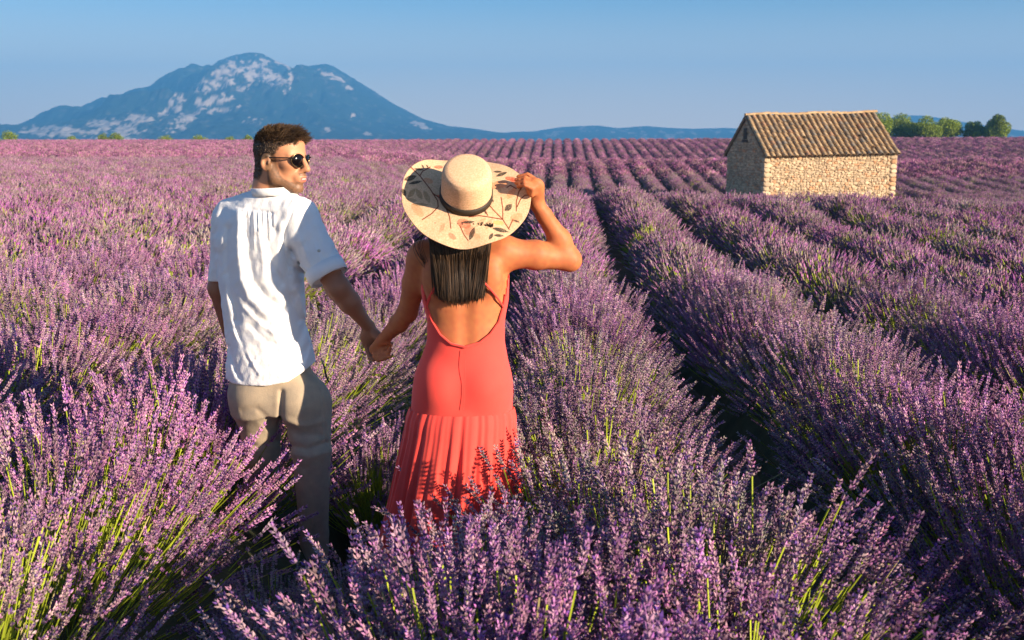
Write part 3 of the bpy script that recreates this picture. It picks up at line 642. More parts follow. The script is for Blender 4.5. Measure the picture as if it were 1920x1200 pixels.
# sunglasses
DARKM = mat('dark_glass', (.004, .003, .004), .15, spec=.25); GOLD = mat('metal_rim', (.35, .24, .12), .3, metal=.9); TEMPLE = mat('black_temple', (.012, .010, .010), .3)
sg = empty('sunglasses', tuple(Hm(.09, 0, .01)-man_loc), man); sgl = Hm(.09, 0, .01)
for s in (-1, 1):
    c0 = Hm(.101, s*.031, .004); n0 = FRM[0]*.95+FRM[1]*s*.25-FRM[2]*.08; n0 /= np.linalg.norm(n0); a0 = np.cross(UP, n0); a0 /= np.linalg.norm(a0); b0 = np.cross(n0, a0)
    an = np.linspace(0, 2*np.pi, 33)[:-1]; rx = .032*(1-.05*np.sin(an)*-1); ry = .0225+.006*np.maximum(0, -np.sin(an)*np.cos(an-s*.6))
    rim = c0+(np.cos(an)*rx)[:, None]*a0+(np.sin(an)*ry)[:, None]*b0-n0*.004*(np.cos(an)**2)[:, None]
    LV = [c0+n0*.002]+list(rim)+[c0-n0*.002]+list(rim-n0*.0025); LF = [(0, 1+i, 1+(i+1) % 32) for i in range(32)]+[(33, 34+(i+1) % 32, 34+i) for i in range(32)]
    LQ = [(1+i, 34+i, 34+(i+1) % 32, 1+(i+1) % 32) for i in range(32)]
    obj('lens', mesh_np('lens', local(sgl, np.array(LV)), [np.array(LF), np.array(LQ)], DARKM), sg)
    pth = np.concatenate([rim, rim[:1]])[None]; tv, tf = frames_tube(pth, np.full((1, 33), .0013), 6); obj('rim', mesh_np('rim', local(sgl, tv), tf, GOLD), sg)
    pth = np.array([[Hm(.096, s*.056, .014), Hm(.080, s*.070, .014), Hm(.040, s*.0745, .012), Hm(.005, s*.079, .011), Hm(-.020, s*.080, .004)]]); tv, tf = frames_tube(pth, np.full((1, 5), .0030), 6); obj('temple', mesh_np('temple', local(sgl, tv), tf, TEMPLE), sg)
for dz in (.012, .004):
    pth = np.array([[Hm(.101, -.008, dz), Hm(.107, 0, dz+.002), Hm(.101, .008, dz)]]); tv, tf = frames_tube(pth, np.full((1, 3), .0013), 6); obj('bridge', mesh_np('bridge', local(sgl, tv), tf, GOLD), sg)

# shirt
SHIRT = mat('white_linen', (.84, .83, .82), .85, (.78, .78, .79), 14, .35, 150, spec=.1, sheen=.15, bdist=.004)
F = Field(P(385, 740, .30)*[1, 0, 1]+[0, P(500, 500, -.30)[1], 0], P(650, 330, 0)*[1, 0, 1]+[0, P(500, 500, .36)[1], 0], .0034)
F.trunk([(P(505, 372, .02), .080, .07), (P(499, 390, .02), .135, .098), (P(492, 412, .02), .175, .112), (P(488, 450, .02), .180, .122), (P(490, 520, .02), .172, .125), (P(497, 600, .02), .158, .122), (P(506, 660, .02), .172, .130), (P(514, 745, .02), .192, .140)], SIDEV, k=.02, p=2.25)
F.cone(P(508, 380, .01), P(556, 402, -.04), .056, .074, k=.04); F.cone(P(500, 376, .02), P(434, 404, .08), .056, .070, k=.04)
SE = P(615, 514, -.10)
F.cone(P(560, 415, -.035), SE, .080, .071, k=.028)
F.cone(P(432, 422, .08), P(420, 528, .10), .070, .062, k=.025)
X, Y, Z = F.full(); px, py = proj(X, Y, Z); dep = (X-EYE[0])*HD[0]+(Y-EYE[1])*HD[1]-D
back = sstep(.06, .0, dep)
def crease(pts, w, a, asym=0): 
    global fold
    fold = fold+a*np.exp(-(poly_dist(px, py, pts)/w)**2)*back
fold = np.zeros(F.d.shape, np.float32)
# yoke seam and the gathers under it
crease([(446, 388), (470, 392), (512, 400)], 2.5, .004)
for gx, L_, w_ in ((452, 110, 4), (461, 60, 3), (470, 90, 3.5), (480, 50, 2.5), (489, 60, 3), (499, 70, 3), (508, 40, 2.5)):
    crease([(gx, 392+(gx-430)*.1), (gx+2, 392+L_*.8)], w_, .0038); crease([(gx+5, 394+(gx-430)*.1), (gx+6, 392+L_*.8)], w_, -.0032)
# big swags
crease([(448, 400), (446, 470), (452, 520), (468, 560), (500, 590)], 9, -.013); crease([(428, 430), (427, 500), (436, 560), (446, 600)], 7, .010)
crease([(462, 410), (464, 470), (474, 525), (500, 560), (530, 580)], 8, .012); crease([(485, 430), (492, 470), (495, 520)], 6, -.006)
crease([(500, 420), (503, 460), (512, 500), (530, 530)], 6, .006); crease([(525, 420), (522, 470), (530, 510), (545, 545)], 7, -.007)
crease([(545, 470), (536, 510), (545, 560), (560, 600)], 6, .009); crease([(556, 540), (566, 570), (575, 600)], 5, -.006)
crease([(440, 600), (450, 640), (468, 680)], 4, .005); crease([(436, 620), (460, 660), (485, 700)], 4, -.005); crease([(430, 650), (440, 690), (452, 712)], 4, .006)
crease([(520, 580), (510, 620), (530, 660)], 6, -.004); crease([(470, 610), (500, 640), (540, 650)], 5, .004); crease([(455, 575), (490, 610), (515, 625)], 5, -.005)
crease([(575, 600), (560, 640), (548, 690)], 6, .005); crease([(590, 630), (580, 660), (570, 690)], 5, -.004)
# sleeve
crease([(548, 395), (535, 430), (530, 470), (545, 515)], 3, .006); crease([(560, 440), (575, 480), (586, 505)], 5, -.004); crease([(590, 430), (600, 470), (612, 490)], 5, .004)
crease([(545, 500), (570, 515), (585, 528)], 4, .005); crease([(538, 470), (556, 495), (580, 510)], 4, -.005)
wr = (vnoise2(px/22+py/60, py/30, 4)-.5)*.006+(vnoise2(px/8+py/25, py/12-px/30, 9)-.5)*.0036+(1-np.abs(2*vnoise2((px+py*.8)/14, (py-px)/55, 12)-1))*.0016
F.d += (fold+wr.astype(np.float32))
# openings: hem curve, sleeve ends, neck
hem = np.interp(px, [400, 426, 436, 460, 500, 540, 565, 588, 603, 640], [700, 712, 719, 723, 724, 716, 700, 681, 667, 655])
F.d = np.maximum(F.d, ((py-hem)/494).astype(np.float32))
ad = (SE-P(560, 415, -.035)); ad /= np.linalg.norm(ad)
cutr = ((X-SE[0])*ad[0]+(Y-SE[1])*ad[1]+(Z-SE[2])*ad[2]-.010).astype(np.float32); near = np.sqrt((X-SE[0])**2+(Y-SE[1])**2+(Z-SE[2])**2) < .20
F.d = np.where(near & (px > 578), np.maximum(F.d, cutr), F.d)
lc = P(420, 528, .10); F.d = np.where((px < 452) & (dep > .03) & (py > 505) & (py < 560), np.maximum(F.d, np.where(np.hypot(np.hypot(X-lc[0], Y-lc[1]), Z-lc[2]) < .1, (py-528)/494, -1)), F.d).astype(np.float32)
F.cone(P(519, 330, -.02), P(514, 362, 0), .066, .054, k=.004, mode='s')
V, FF = F.mesh(2); sh = obj('shirt', mesh_np('shirt', local(man_loc, V), FF, SHIRT), man)
# band collar, sleeve cuff, tab button
def ring(name, pts, hgt, thick, m, parent, loc, upv):
    n = len(pts); pts = np.array(pts); c = pts.mean(0); out = pts-c; out -= np.outer(out@upv, upv); out /= np.linalg.norm(out, axis=1)[:, None]
    L = [pts, pts+out*thick, pts+out*thick*1.0+upv*hgt*.5, pts+out*thick+upv*hgt, pts+upv*hgt]; V = np.concatenate(L); k = len(L); I = np.arange(n*k).reshape(k, n)
    F = [np.stack([I[a], np.roll(I[a], -1), np.roll(I[(a+1) % k], -1), I[(a+1) % k]], 1) for a in range(k)]
    return obj(name, mesh_np(name, local(loc, V), np.concatenate(F), m), parent)
ca = P(514, 363, .0); an = np.linspace(0, 2*np.pi, 49)[:-1]; FDX = -HD
cu = UP*.96+RT*-.16; cu /= np.linalg.norm(cu); rr1 = RT-cu*(RT@cu); rr1 /= np.linalg.norm(rr1); rr2 = np.cross(cu, rr1)
ring('collar', [ca+rr1*(.080*math.cos(a))+rr2*.068*math.sin(a)-cu*(.006+.010*math.cos(a)) for a in an], .030, .004, SHIRT, man, man_loc, cu)
r1 = np.cross(ad, HD); r1 /= np.linalg.norm(r1); r2 = np.cross(ad, r1)
cuff_pts = [SE-ad*.036+(r1*math.cos(a)+r2*math.sin(a))*(.073+.002*math.sin(3*a)) for a in an]
ring('rolled_cuff', cuff_pts, .052, .0045, SHIRT, man, man_loc, ad)
def small_disc(name, c, n0, rad, m, parent, loc):
    a = np.cross(n0, UP); a /= np.linalg.norm(a); b = np.cross(n0, a); an = np.linspace(0, 2*np.pi, 13)[:-1]
    ring0 = c+rad*(np.cos(an)[:, None]*a+np.sin(an)[:, None]*b); V = np.concatenate([[c+n0*.003], ring0+n0*.002, ring0-n0*.002]); F = [(0, 1+i, 1+(i+1) % 12) for i in range(12)]; Q = [(1+i, 13+i, 13+(i+1) % 12, 1+(i+1) % 12) for i in range(12)]
    return obj(name, mesh_np(name, local(loc, V), [np.array(F), np.array(Q)], m), parent)
BTN = mat('pearl_button', (.6, .58, .5), .3)
bc = P(598, 470, -.175); small_disc('button', bc, -HD, .006, BTN, man, man_loc)

# trousers
TRS = mat('khaki_linen', (.42, .33, .23), .9, (.33, .27, .20), 30, .3, 260, spec=.1, sheen=.1, bdist=.004)
F = Field(P(405, 1160, .0)*[1, 0, 1]+[0, P(500, 500, -.30)[1], 0], P(650, 640, 0)*[1, 0, 1]+[0, P(500, 500, .50)[1], 0], .0042)
F.trunk([(P(508, 650, .02), .135, .095), (P(512, 690, .02), .150, .105), (P(518, 712, .02), .174, .120), (P(522, 740, .02), .186, .132), (P(524, 768, .02), .180, .130)], SIDEV, k=.03, p=2.2)
F.ell(P(564, 755, -.05), (.088, .090, .085), k=.04); F.ell(P(488, 742, .03), (.076, .085, .10), k=.07)
F.cone(P(574, 760, -.01), P(584, 846, -.05), .100, .078, k=.035, p=0) if False else F.cone(P(574, 760, -.01), P(584, 846, -.05), .100, .077, k=.035)
F.cone(P(584, 846, -.05), P(589, 1000, .0), .076, .058, k=.015); F.cone(P(589, 1000, .0), P(590, 1115, .0), .058, .056, k=.01)
F.cone(P(484, 745, .0), P(492, 845, .08), .096, .074, k=.06); F.cone(P(492, 845, .08), P(486, 1035, .33), .072, .056, k=.01)
X, Y, Z = F.full(); px, py = proj(X, Y, Z); dep = (X-EYE[0])*HD[0]+(Y-EYE[1])*HD[1]-D; back = sstep(.16, .05, dep); fold = np.zeros(F.d.shape, np.float32)
crease([(528, 735), (526, 770), (524, 800)], 5, .012)
crease([(455, 770), (480, 765), (510, 790), (520, 830)], 6, .005); crease([(450, 785), (480, 790), (505, 815)], 7, -.003)
crease([(545, 835), (575, 842), (612, 830)], 5, .008); crease([(548, 850), (580, 857), (618, 846)], 6, -.005); crease([(550, 866), (570, 878), (600, 866)], 6, .003); crease([(556, 905), (585, 888), (606, 900)], 6, .002)
crease([(535, 800), (560, 815), (600, 815)], 7, .006); crease([(540, 790), (570, 800), (605, 790)], 7, -.005); crease([(575, 880), (582, 930), (578, 980)], 6, .003)
crease([(460, 830), (485, 838), (515, 825)], 5, .007); crease([(598, 700), (606, 760), (610, 830)], 1.6, .003)
F.d += fold+((vnoise2(px/28, py/60, 14)-.5)*.005).astype(np.float32)
F.cone(P(609, 678, -.10), P(614, 702, -.10), .007, .007, k=.003, mode='s')
V, FF = F.mesh(2); obj('trousers', mesh_np('trousers', local(man_loc, V), FF, TRS), man)
pp = np.array([[P(602, 672, -.135), P(608, 688, -.13), P(612, 706, -.12), P(616, 716, -.10)]]); tv, tf = frames_tube(pp, np.full((1, 4), .0035), 6); obj('pocket_edge', mesh_np('pocket_edge', local(man_loc, tv), tf, mat('dark_trim', (.02, .03, .04), .8)), man)
SHOE = mat('brown_leather', (.09, .05, .03), .5)
for hx, dd in ((590, .0), (486, .36)):
    g0 = P(hx, 1100, dd); g0[2] = float(ground(g0[0], g0[1])); F = Field(g0-[.12, .16, .02], g0+[.12, .30, .16], .005)
    F.cone(g0+[0, -.03, .045], g0+[-.01, .15, .035], .042, .038, k=.02, side=RT, flat=.8); F.cone(g0+[0, -.02, .05], g0+[0, -.02, .11], .04, .042, k=.03)
    X, Y, Z = F.full(); F.d = np.maximum(F.d, g0[2]+.004-Z).astype(np.float32); V, FF = F.mesh(1); obj('shoe', mesh_np('shoe', local(man_loc, V), FF, SHOE), man)

# ---------- the woman
D = WOM_D
gz = float(ground(*WOM_XY)); wl = np.array([P(868, 900)[0], P(868, 900)[1], gz])
wom = tag(empty('person', wl), 'woman in coral red backless sundress, one hand on the brim of her wide straw hat', 'person')
HWc = P(868, 392, .05); FRW = head_frame(-82, 14, 0)
F = Field(P(670, 1160, .0)*[1, 0, 1]+[0, P(868, 500, -.26)[1], 0], P(1105, 300, 0)*[1, 0, 1]+[.02, P(868, 500, .48)[1], .1], .0042)
Hw = add_head(F, HWc, FRW, .93, man=False)
F.cone(Hw(-.03, 0, -.04), P(868, 462, .01), .044, .052, k=.03)
F.trunk([(P(868, 462, .02), .10, .06), (P(868, 478, .02), .145, .078), (P(870, 520, .01), .158, .090), (P(873, 560, .0), .150, .090), (P(874, 600, .0), .134, .086), (P(873, 640, .0), .134, .092), (P(869, 690, .0), .160, .108), (P(867, 750, .0), .174, .118), (P(866, 800, .0), .150, .11)], RT, k=.02, p=2.15)
F.cone(P(868, 452, .01), P(796, 476, .01), .038, .046, k=.04); F.cone(P(868, 450, .01), P(938, 468, .0), .040, .050, k=.04)
# shoulder blades, spine
F.ell(P(916, 518, -.066), (.046, .026, .070), k=.035); F.ell(P(820, 520, -.062), (.046, .026, .068), k=.035)
F.cone(P(873, 560, -.102), P(873, 655, -.108), .010, .012, k=.04, mode='s')
F.cone(P(873, 480, -.098), P(873, 560, -.103), .012, .012, k=.04, mode='s'); F.cone(P(895, 500, -.116), P(905, 562, -.110), .010, .008, k=.03, mode='s')
RS, RE, RWr = P(945, 474, .0), P(1069, 488, .07), P(1007, 383, .02)
F.cone(RS, P(1005, 478, .03), .052, .050, k=.04); F.cone(P(1005, 478, .03), RE, .050, .036, k=.02)
F.cone(P(1069, 487, .07), P(1050, 450, .06), .036, .0375, k=.03); F.cone(P(1050, 450, .06), P(1020, 403, .03), .0375, .027, k=.02); F.cone(P(1020, 403, .03), RWr, .027, .025, k=.015)
# raised hand gripping the brim
F.cone(RWr, P(1003, 350, -.01), .026, .034, k=.012, side=RT, flat=.6)
for (kx, ky, kd), (mx, my, md), (tx, ty, td), ex in (((1009, 341, .0), (989, 327, .0), (971, 331, .005), 1.0), ((1008, 346, -.012), (985, 333, -.02), (967, 337, -.01), 1.03), ((1004, 350, -.022), (983, 340, -.035), (967, 343, -.022), 1.0), ((999, 354, -.03), (984, 347, -.045), (971, 349, -.032), .86)):
    chain(F, [P(kx-2, ky+12, kd+.004), P(kx, ky, kd-.004), P(mx, my, md), P(tx, ty, td)], [.0105*ex, .0100*ex, .0080*ex, .0064*ex], k=.002, k0=.006)
chain(F, [P(1002, 374, .02), P(990, 362, .045), P(979, 352, .035), P(972, 349, .015)], [.014, .0115, .0095, .0080], k0=.01)
# lowered arm to the man's hand
LS, LE, LWr = P(789, 484, .0), P(764, 585, .12), P(718, 636, .255)
F.cone(LS, P(778, 530, .05), .048, .043, k=.035); F.cone(P(778, 530, .05), LE, .043, .035, k=.02); F.cone(LE, P(748, 606, .16), .035, .034, k=.02); F.cone(P(748, 606, .16), LWr, .034, .021, k=.015)
F.cone(LWr, P(706, 655, .275), .022, .029, k=.012, side=RT, flat=.6)
chain(F, [P(706, 655, .275), P(702, 668, .26), P(709, 675, .245), P(719, 674, .235)], [.0105, .0094, .0084, .0072])
chain(F, [P(711, 654, .27), P(713, 667, .25), P(722, 671, .235), P(731, 668, .225)], [.0105, .0094, .0084, .0072])
chain(F, [P(716, 652, .27), P(722, 662, .245), P(729, 660, .23), P(732, 653, .225)], [.0100, .0090, .0080, .0070])
chain(F, [P(719, 647, .28), P(728, 652, .26), P(733, 647, .24)], [.0090, .0080, .0066])
chain(F, [P(716, 640, .25), P(727, 642, .235), P(732, 634, .225)], [.0115, .0095, .0078])
# legs
for s, dd in ((-1, .02), (1, .10)):
    F.cone(P(868+s*42, 790, 0), P(868+s*40, 940, dd), .080, .052, k=.04); F.cone(P(868+s*40, 940, dd), P(868+s*38, 1140, dd-.02), .050, .034, k=.02)
V, FF = F.mesh(1); C = np.tile(np.array([.47, .150, .060]), (len(V), 1)); n1 = np.array([mnoise.noise(Vector(v*14)) for v in V]); n2 = np.array([mnoise.noise(Vector(v*60)) for v in V]); C *= (1+.12*n1+.08*n2)[:, None]; C[:, 1] *= 1+.10*n2
obj('body', mesh_np('body', local(wl, V), FF, SKIN_W, colors=C), wom)
SOLE = mat('tan_sandal', (.25, .14, .07), .6)
for s, dd in ((-1, .0), (1, .08)):
    g0 = P(868+s*38, 1130, dd); g0[2] = float(ground(g0[0], g0[1])); F = Field(g0-[.1, .12, .02], g0+[.1, .26, .12], .005)
    F.cone(g0+[0, -.03, .03], g0+[0, .14, .022], .030, .034, k=.02, side=RT, flat=.6); F.cone(g0+[0, -.01, .03], g0+[0, -.01, .09], .030, .034, k=.03)
    X, Y, Z = F.full(); F.d = np.maximum(F.d, g0[2]+.004-Z).astype(np.float32); V, FF = F.mesh(1); obj('sandal', mesh_np('sandal', local(wl, V), FF, SOLE), wom)

# dress: body of the dress, low back, gathered skirt, crossed straps
CORAL = mat('coral_jersey', (.86, .072, .055), .75, (.80, .064, .050), 20, .12, 400, spec=.15, sheen=.25, bdist=.002)
F = Field(P(755, 800, .0)*[1, 0, 1]+[0, P(868, 500, -.22)[1], 0], P(985, 505, 0)*[1, 0, 1]+[0, P(868, 500, .22)[1], 0], .0034)
F.trunk([(P(870, 505, .01), .160, .097), (P(873, 560, .0), .154, .095), (P(874, 600, .0), .1395, .091), (P(873, 640, .0), .1400, .097), (P(869, 690, .0), .166, .113), (P(867, 740, .0), .181, .123), (P(866, 800, .0), .184, .124)], RT, k=.02, p=2.15)
F.ell(P(906, 722, -.035), (.080, .095, .085), k=.05); F.ell(P(828, 722, -.035), (.080, .095, .085), k=.05)
X, Y, Z = F.full(); px, py = proj(X, Y, Z); dep = (X-EYE[0])*HD[0]+(Y-EYE[1])*HD[1]-D
scoop = np.interp(px, [770, 790, 796, 801, 810, 825, 845, 872, 900, 920, 935, 943, 949, 953, 975], [480, 520, 545, 575, 603, 628, 645, 651, 643, 627, 605, 578, 545, 515, 480])
cut = np.where(dep < .03, (scoop-py)/533, -1); F.d = np.maximum(F.d, cut.astype(np.float32)); F.d = np.maximum(F.d, ((py-790)/533).astype(np.float32))
F.d += ((vnoise2(px/30, py/40, 24)-.5)*.003).astype(np.float32)
V, FF = F.mesh(2); dress = obj('dress', mesh_np('dress', local(wl, V), FF, CORAL), wom)
def strip(name, pts, wdt, th, m, parent, loc, nrm=None):
    pts = np.array(pts, float); tt = np.linspace(0, len(pts)-1, (len(pts)-1)*6+1); pts = np.stack([np.interp(tt, np.arange(len(pts)), pts[:, i]) for i in range(3)], 1)
    T = np.gradient(pts, axis=0); T /= np.linalg.norm(T, axis=1)[:, None]; nv = np.array(nrm if nrm is not None else -HD); Sd = np.cross(T, nv); Sd /= np.linalg.norm(Sd, axis=1)[:, None]
    R_ = [pts-Sd*wdt/2-nv*th, pts+Sd*wdt/2-nv*th, pts+Sd*wdt/2+nv*th, pts-Sd*wdt/2+nv*th]; n = len(pts); V = np.concatenate(R_); I = np.arange(4*n).reshape(4, n)
    F = np.concatenate([np.stack([I[a, :-1], I[(a+1) % 4, :-1], I[(a+1) % 4, 1:], I[a, 1:]], 1) for a in range(4)]+[I[:, :1].T, I[::-1, -1:].T]); return obj(name, mesh_np(name, local(loc, V), F, m), parent)
# piping along the scoop, straps
def onback(px_, py_): 
    """depth of the back at a photo point, from the trunk sections"""
    yy = [478, 520, 560, 600, 640, 690]; a = np.interp(py_, yy, [.145, .158, .150, .134, .134, .160]); b = np.interp(py_, yy, [.078, .090, .090, .086, .092, .108]); c = np.interp(py_, yy, [868, 870, 873, 874, 873, 869])
    uu = min(.985, abs((px_-c)/533/a)); bb = b*(1-uu**2.15)**(1/2.15); d0 = np.interp(py_, yy, [.02, .01, 0, 0, 0, 0]); return d0-bb
sx = [797, 801, 810, 825, 845, 872, 900, 920, 935, 943, 948]; sy = [552, 575, 603, 628, 645, 651, 643, 627, 605, 578, 552]
strip('neckline_binding', [P(x, y, onback(x, y)-.008) for x, y in zip(sx, sy)], .009, .0022, CORAL, wom, wl)
strip('strap', [P(x, y, onback(x, y)-o) for x, y, o in ((800, 572, .012), (806, 556, .016), (815, 541, .03), (826, 528, .034), (845, 505, .034), (868, 480, .03))], .010, .002, CORAL, wom, wl)
strip('strap', [P(x, y, onback(x, y)-o) for x, y, o in ((944, 576, .012), (934, 560, .018), (920, 543, .028), (906, 528, .034), (890, 508, .034), (868, 482, .03))], .007, .002, CORAL, wom, wl)
# gathered skirt
na, nz = 360, 60; a = np.linspace(0, 2*np.pi, na+1)[:-1]; t = np.linspace(0, 1, nz)
A_, T_ = np.meshgrid(a, t, indexing='xy'); ctop = P(866, 764, 0); cbot = P(840, 1080, -.02)
cx = ctop[0]+(cbot[0]-ctop[0])*T_; cy = ctop[1]+(cbot[1]-ctop[1])*T_; cz = ctop[2]+(max(cbot[2], gz+.20)-ctop[2])*T_
ra = .187+.082*T_**.9; rb = .129+.13*T_**.8
pl = (np.sin(A_*23+2*np.sin(A_*3)+1.5*T_)*.45+np.sin(A_*37+1.3*np.sin(A_*5))*.30*(1-T_*.6)+np.sin(A_*9+.8)*.8*T_+np.sin(A_*61+3)*.14*(1-T_))
amp = .0045+.020*sstep(0, .7, T_); puff = .004*np.exp(-((T_-.06)/.05)**2)
rx = ra+pl*amp+puff*(T_ > 0); ry = rb+pl*amp+puff*(T_ > 0)
VX = cx+np.cos(A_)*rx*RT[0]+np.sin(A_)*ry*HD[0]; VY = cy+np.cos(A_)*rx*RT[1]+np.sin(A_)*ry*HD[1]; VZ = cz+.004*np.sin(A_*23+2*np.sin(A_*3))*T_
V = np.stack([VX, VY, VZ], -1).reshape(-1, 3); I = np.arange(na*nz).reshape(nz, na); I2 = np.roll(I, -1, 1)
F2 = np.stack([I[:-1], I[1:], I2[1:], I2[:-1]], -1).reshape(-1, 4)
obj('skirt', mesh_np('skirt', local(wl, V), F2[:, ::-1], CORAL), wom)
strip('back_seam', [P(873, 655, -.112), P(872, 700, -.128), P(871, 730, -.134), P(869, 768, -.134)], .0016, .0006, CORAL, wom, wl)

# long dark hair
r = np.random.default_rng(9); n = 5200; u0 = r.random(n); lay = r.random(n)
xt = 800+125*u0; cl_n = vnoise2(u0*26, u0*0, 4)+.5*vnoise2(u0*80, lay*3, 6); yt = 425+r.normal(0, 3, n); xb = 819+85*u0+r.normal(0, 2.0, n); yb = 562+r.normal(0, 4.5, n)-22*r.random(n)**3+5*(cl_n-.75)-10*np.abs(u0-.5)**2*4*(u0 < .5)-6*np.abs(u0-.5)*2*(u0 > .5)
xb += r.normal(0, 3.0, n)*(r.random(n) < .3); fly = r.random(n) < .02; xb[fly] += r.normal(0, 8, fly.sum()); yb[fly] += r.normal(-6, 10, fly.sum())
ks = np.linspace(0, 1, 12); paths = np.zeros((n, 12, 3)); clump = .012*(cl_n-.75)
for j, tt in enumerate(ks):
    x = xt+(xb-xt)*tt**.9+2.5*(vnoise2(u0*18+7, lay*2+tt*2, 5)-.5)*4*tt; y = yt+(yb-yt)*tt
    dd = np.array([onback(a_, max(478, min(690, b_))) for a_, b_ in zip(x, y)])
    dd = np.where(y < 478, dd*0-.055-.03*(y-425)/53, dd); dd = np.minimum(dd, -.075)
    off = .012+.030*lay*(1-.35*tt)+clump*(.4+tt)
    s = (WOM_D+dd-off); a_ = (x-960)/FPX; b_ = -(y-600)/FPX
    v = CF[None]+RT[None]*a_[:, None]+CU[None]*b_[:, None]; paths[:, j] = EYE+v*(s/(math.cos(PITCH)+b_*math.sin(PITCH)))[:, None]
rr = np.full((n, 12), .0013); rr[:, -1] = .0004; V, F2 = frames_tube(paths, rr, 3)
cc = np.repeat(np.array([.042, .024, .013])*(.25+1.9*r.random((n, 1))**2)*(.6+.8*cl_n[:, None]/1.5), 36, 0)
HAIR_W = mat('dark_brown_hair', (1, 1, 1), .42, attr=True, spec=.35)
hair = obj('hair', mesh_np('hair', local(wl, V), F2, HAIR_W, colors=cc), wom)
# cap of hair on the head and wisps by the left shoulder
F = Field(HWc-.16, HWc+.16, .005); M = np.stack(FRW); F.ell(HWc+FRW[0]*-.018*.93+FRW[2]*.036, np.array([.104, .082, .090])*.96, M); F.cone(Hw(-.06, 0, .0), P(866, 450, -.03), .07, .055, k=.03, side=RT, flat=.6)
X, Y, Z = F.full(); fq = (X-HWc[0])*FRW[0][0]+(Y-HWc[1])*FRW[0][1]+(Z-HWc[2])*FRW[0][2]; uq = (X-HWc[0])*FRW[2][0]+(Y-HWc[1])*FRW[2][1]+(Z-HWc[2])*FRW[2][2]
F.d = np.maximum(F.d, (fq-np.interp(uq, [-.1, 0, .05, .1], [-.01, .0, .05, .09]))).astype(np.float32); V, FF = F.mesh(2)
obj('hair_cap', mesh_np('hair_cap', local(wl, V), FF, mat('hair_base', (.02, .013, .01), .5)), wom)
wp = []
for i in range(9):
    x, y = 806+r.normal(0, 3), 430+r.normal(0, 3); e = r.random(); pts = [(x, y), (x-12-14*e, y+8+5*e), (x-20-16*e, y+26+8*e), (x-12-10*e, y+48+10*e), (x-2, y+70+8*r.random())]
    tt = np.linspace(0, 4, 12); X_ = np.interp(tt, range(5), [p[0] for p in pts]); Y_ = np.interp(tt, range(5), [p[1] for p in pts]); X_ = np.convolve(np.pad(X_, 1, mode='edge'), [.25, .5, .25], 'valid'); Y_ = np.convolve(np.pad(Y_, 1, mode='edge'), [.25, .5, .25], 'valid')
    wp.append([P(a_, b_, -.06-.02*i/26) for a_, b_ in zip(X_, Y_)])
wp = np.array(wp); V, F2 = frames_tube(wp, np.full(wp.shape[:2], .0008), 3); obj('loose_strands', mesh_np('loose_strands', local(wl, V), F2, HAIR_W, colors=np.tile([.02, .012, .008], (len(V), 1))), wom)

# straw hat: crown, band, printed floppy brim
hb = P(874, 368, -.02); hN = UP*.76-HD*.645+RT*.06; hN /= np.linalg.norm(hN); hX = RT-hN*(RT@hN); hX /= np.linalg.norm(hX); hY = np.cross(hN, hX)   # hY points away/up in the picture
hat = empty('sun_hat', tuple(hb-wl), wom)
na, nr = 900, 170; a = np.linspace(0, 2*np.pi, na+1)[:-1]; t = np.linspace(0, 1, nr); A_, T_ = np.meshgrid(a, t, indexing='xy')
R0x, R0y = .087, .094; RO = .224
rx = R0x+(RO-R0x)*T_; ry = R0y+(RO*.985-R0y)*T_
def brim_h(A_, T_):
    w = T_**1.6
    h = .034*np.exp(-((np.angle(np.exp(1j*(A_-R(155))))/.55)**2))*w + .018*np.exp(-((np.angle(np.exp(1j*(A_-R(22))))/.5)**2))*w - .020*np.exp(-((np.angle(np.exp(1j*(A_-R(90))))/.5)**2))*w
    return h-.016*np.exp(-((np.angle(np.exp(1j*(A_-R(270))))/.7)**2))*w + .004*np.sin(5*A_+1)*w + .003*np.sin(9*A_)*w-.010*T_
BH = brim_h(A_, T_)
wob = 1+.012*np.sin(3*A_+.5)*T_
BP = hb+(np.cos(A_)*rx*wob)[..., None]*hX+(np.sin(A_)*ry*wob)[..., None]*hY+BH[..., None]*hN
bu, bv = proj(BP[..., 0], BP[..., 1], BP[..., 2])
# print drawn in the hat's flat pattern, laid out as seen in the photograph
STRAW = np.array([.74, .50, .32]); PC = np.tile(STRAW, bu.shape+(1,)); PC *= (1+.10*(np.sin(T_*150*np.pi)*np.sin(A_*280))[..., None]); PC *= (.80+.36*vnoise2(A_*190, T_*95, 3))[..., None]
S = lambda x, y: (740+x/6.315, 280+y/6.315)
def blob(cx, cy, L, Wd, ang, c, al, leaf=True, tex=0.0):
    x0, y0 = S(cx, cy); dx, dy = bu-x0, bv-y0; cs_, sn = math.cos(R(ang)), math.sin(R(ang)); p = (dx*cs_+dy*sn)/(L/2/6.315); q = (-dx*sn+dy*cs_)/(Wd/2/6.315)
    w = np.clip(1-p*p, 0, 1)**(1.0 if leaf else .5); m = (np.abs(p) < 1)*sstep(1.15, .85, np.abs(q)/(w+1e-3))*al
    if tex: m = m*(1-tex*(vnoise2(bu*1.1, bv*1.1, 8) > .58))
    PC[:] = PC*(1-m[..., None])+np.array(c)*m[..., None]
def twig(pts, wpx, c, al=.85):
    m = sstep(wpx*1.4, wpx*.6, poly_dist(bu, bv, [S(*p) for p in pts]))*al; PC[:] = PC*(1-m[..., None])+np.array(c)*m[..., None]
DK, TAN, COR, PCH, YEL, BR = (.03, .03, .025), (.33, .22, .11), (.72, .10, .05), (.72, .27, .12), (.55, .42, .08), (.20, .04, .02)
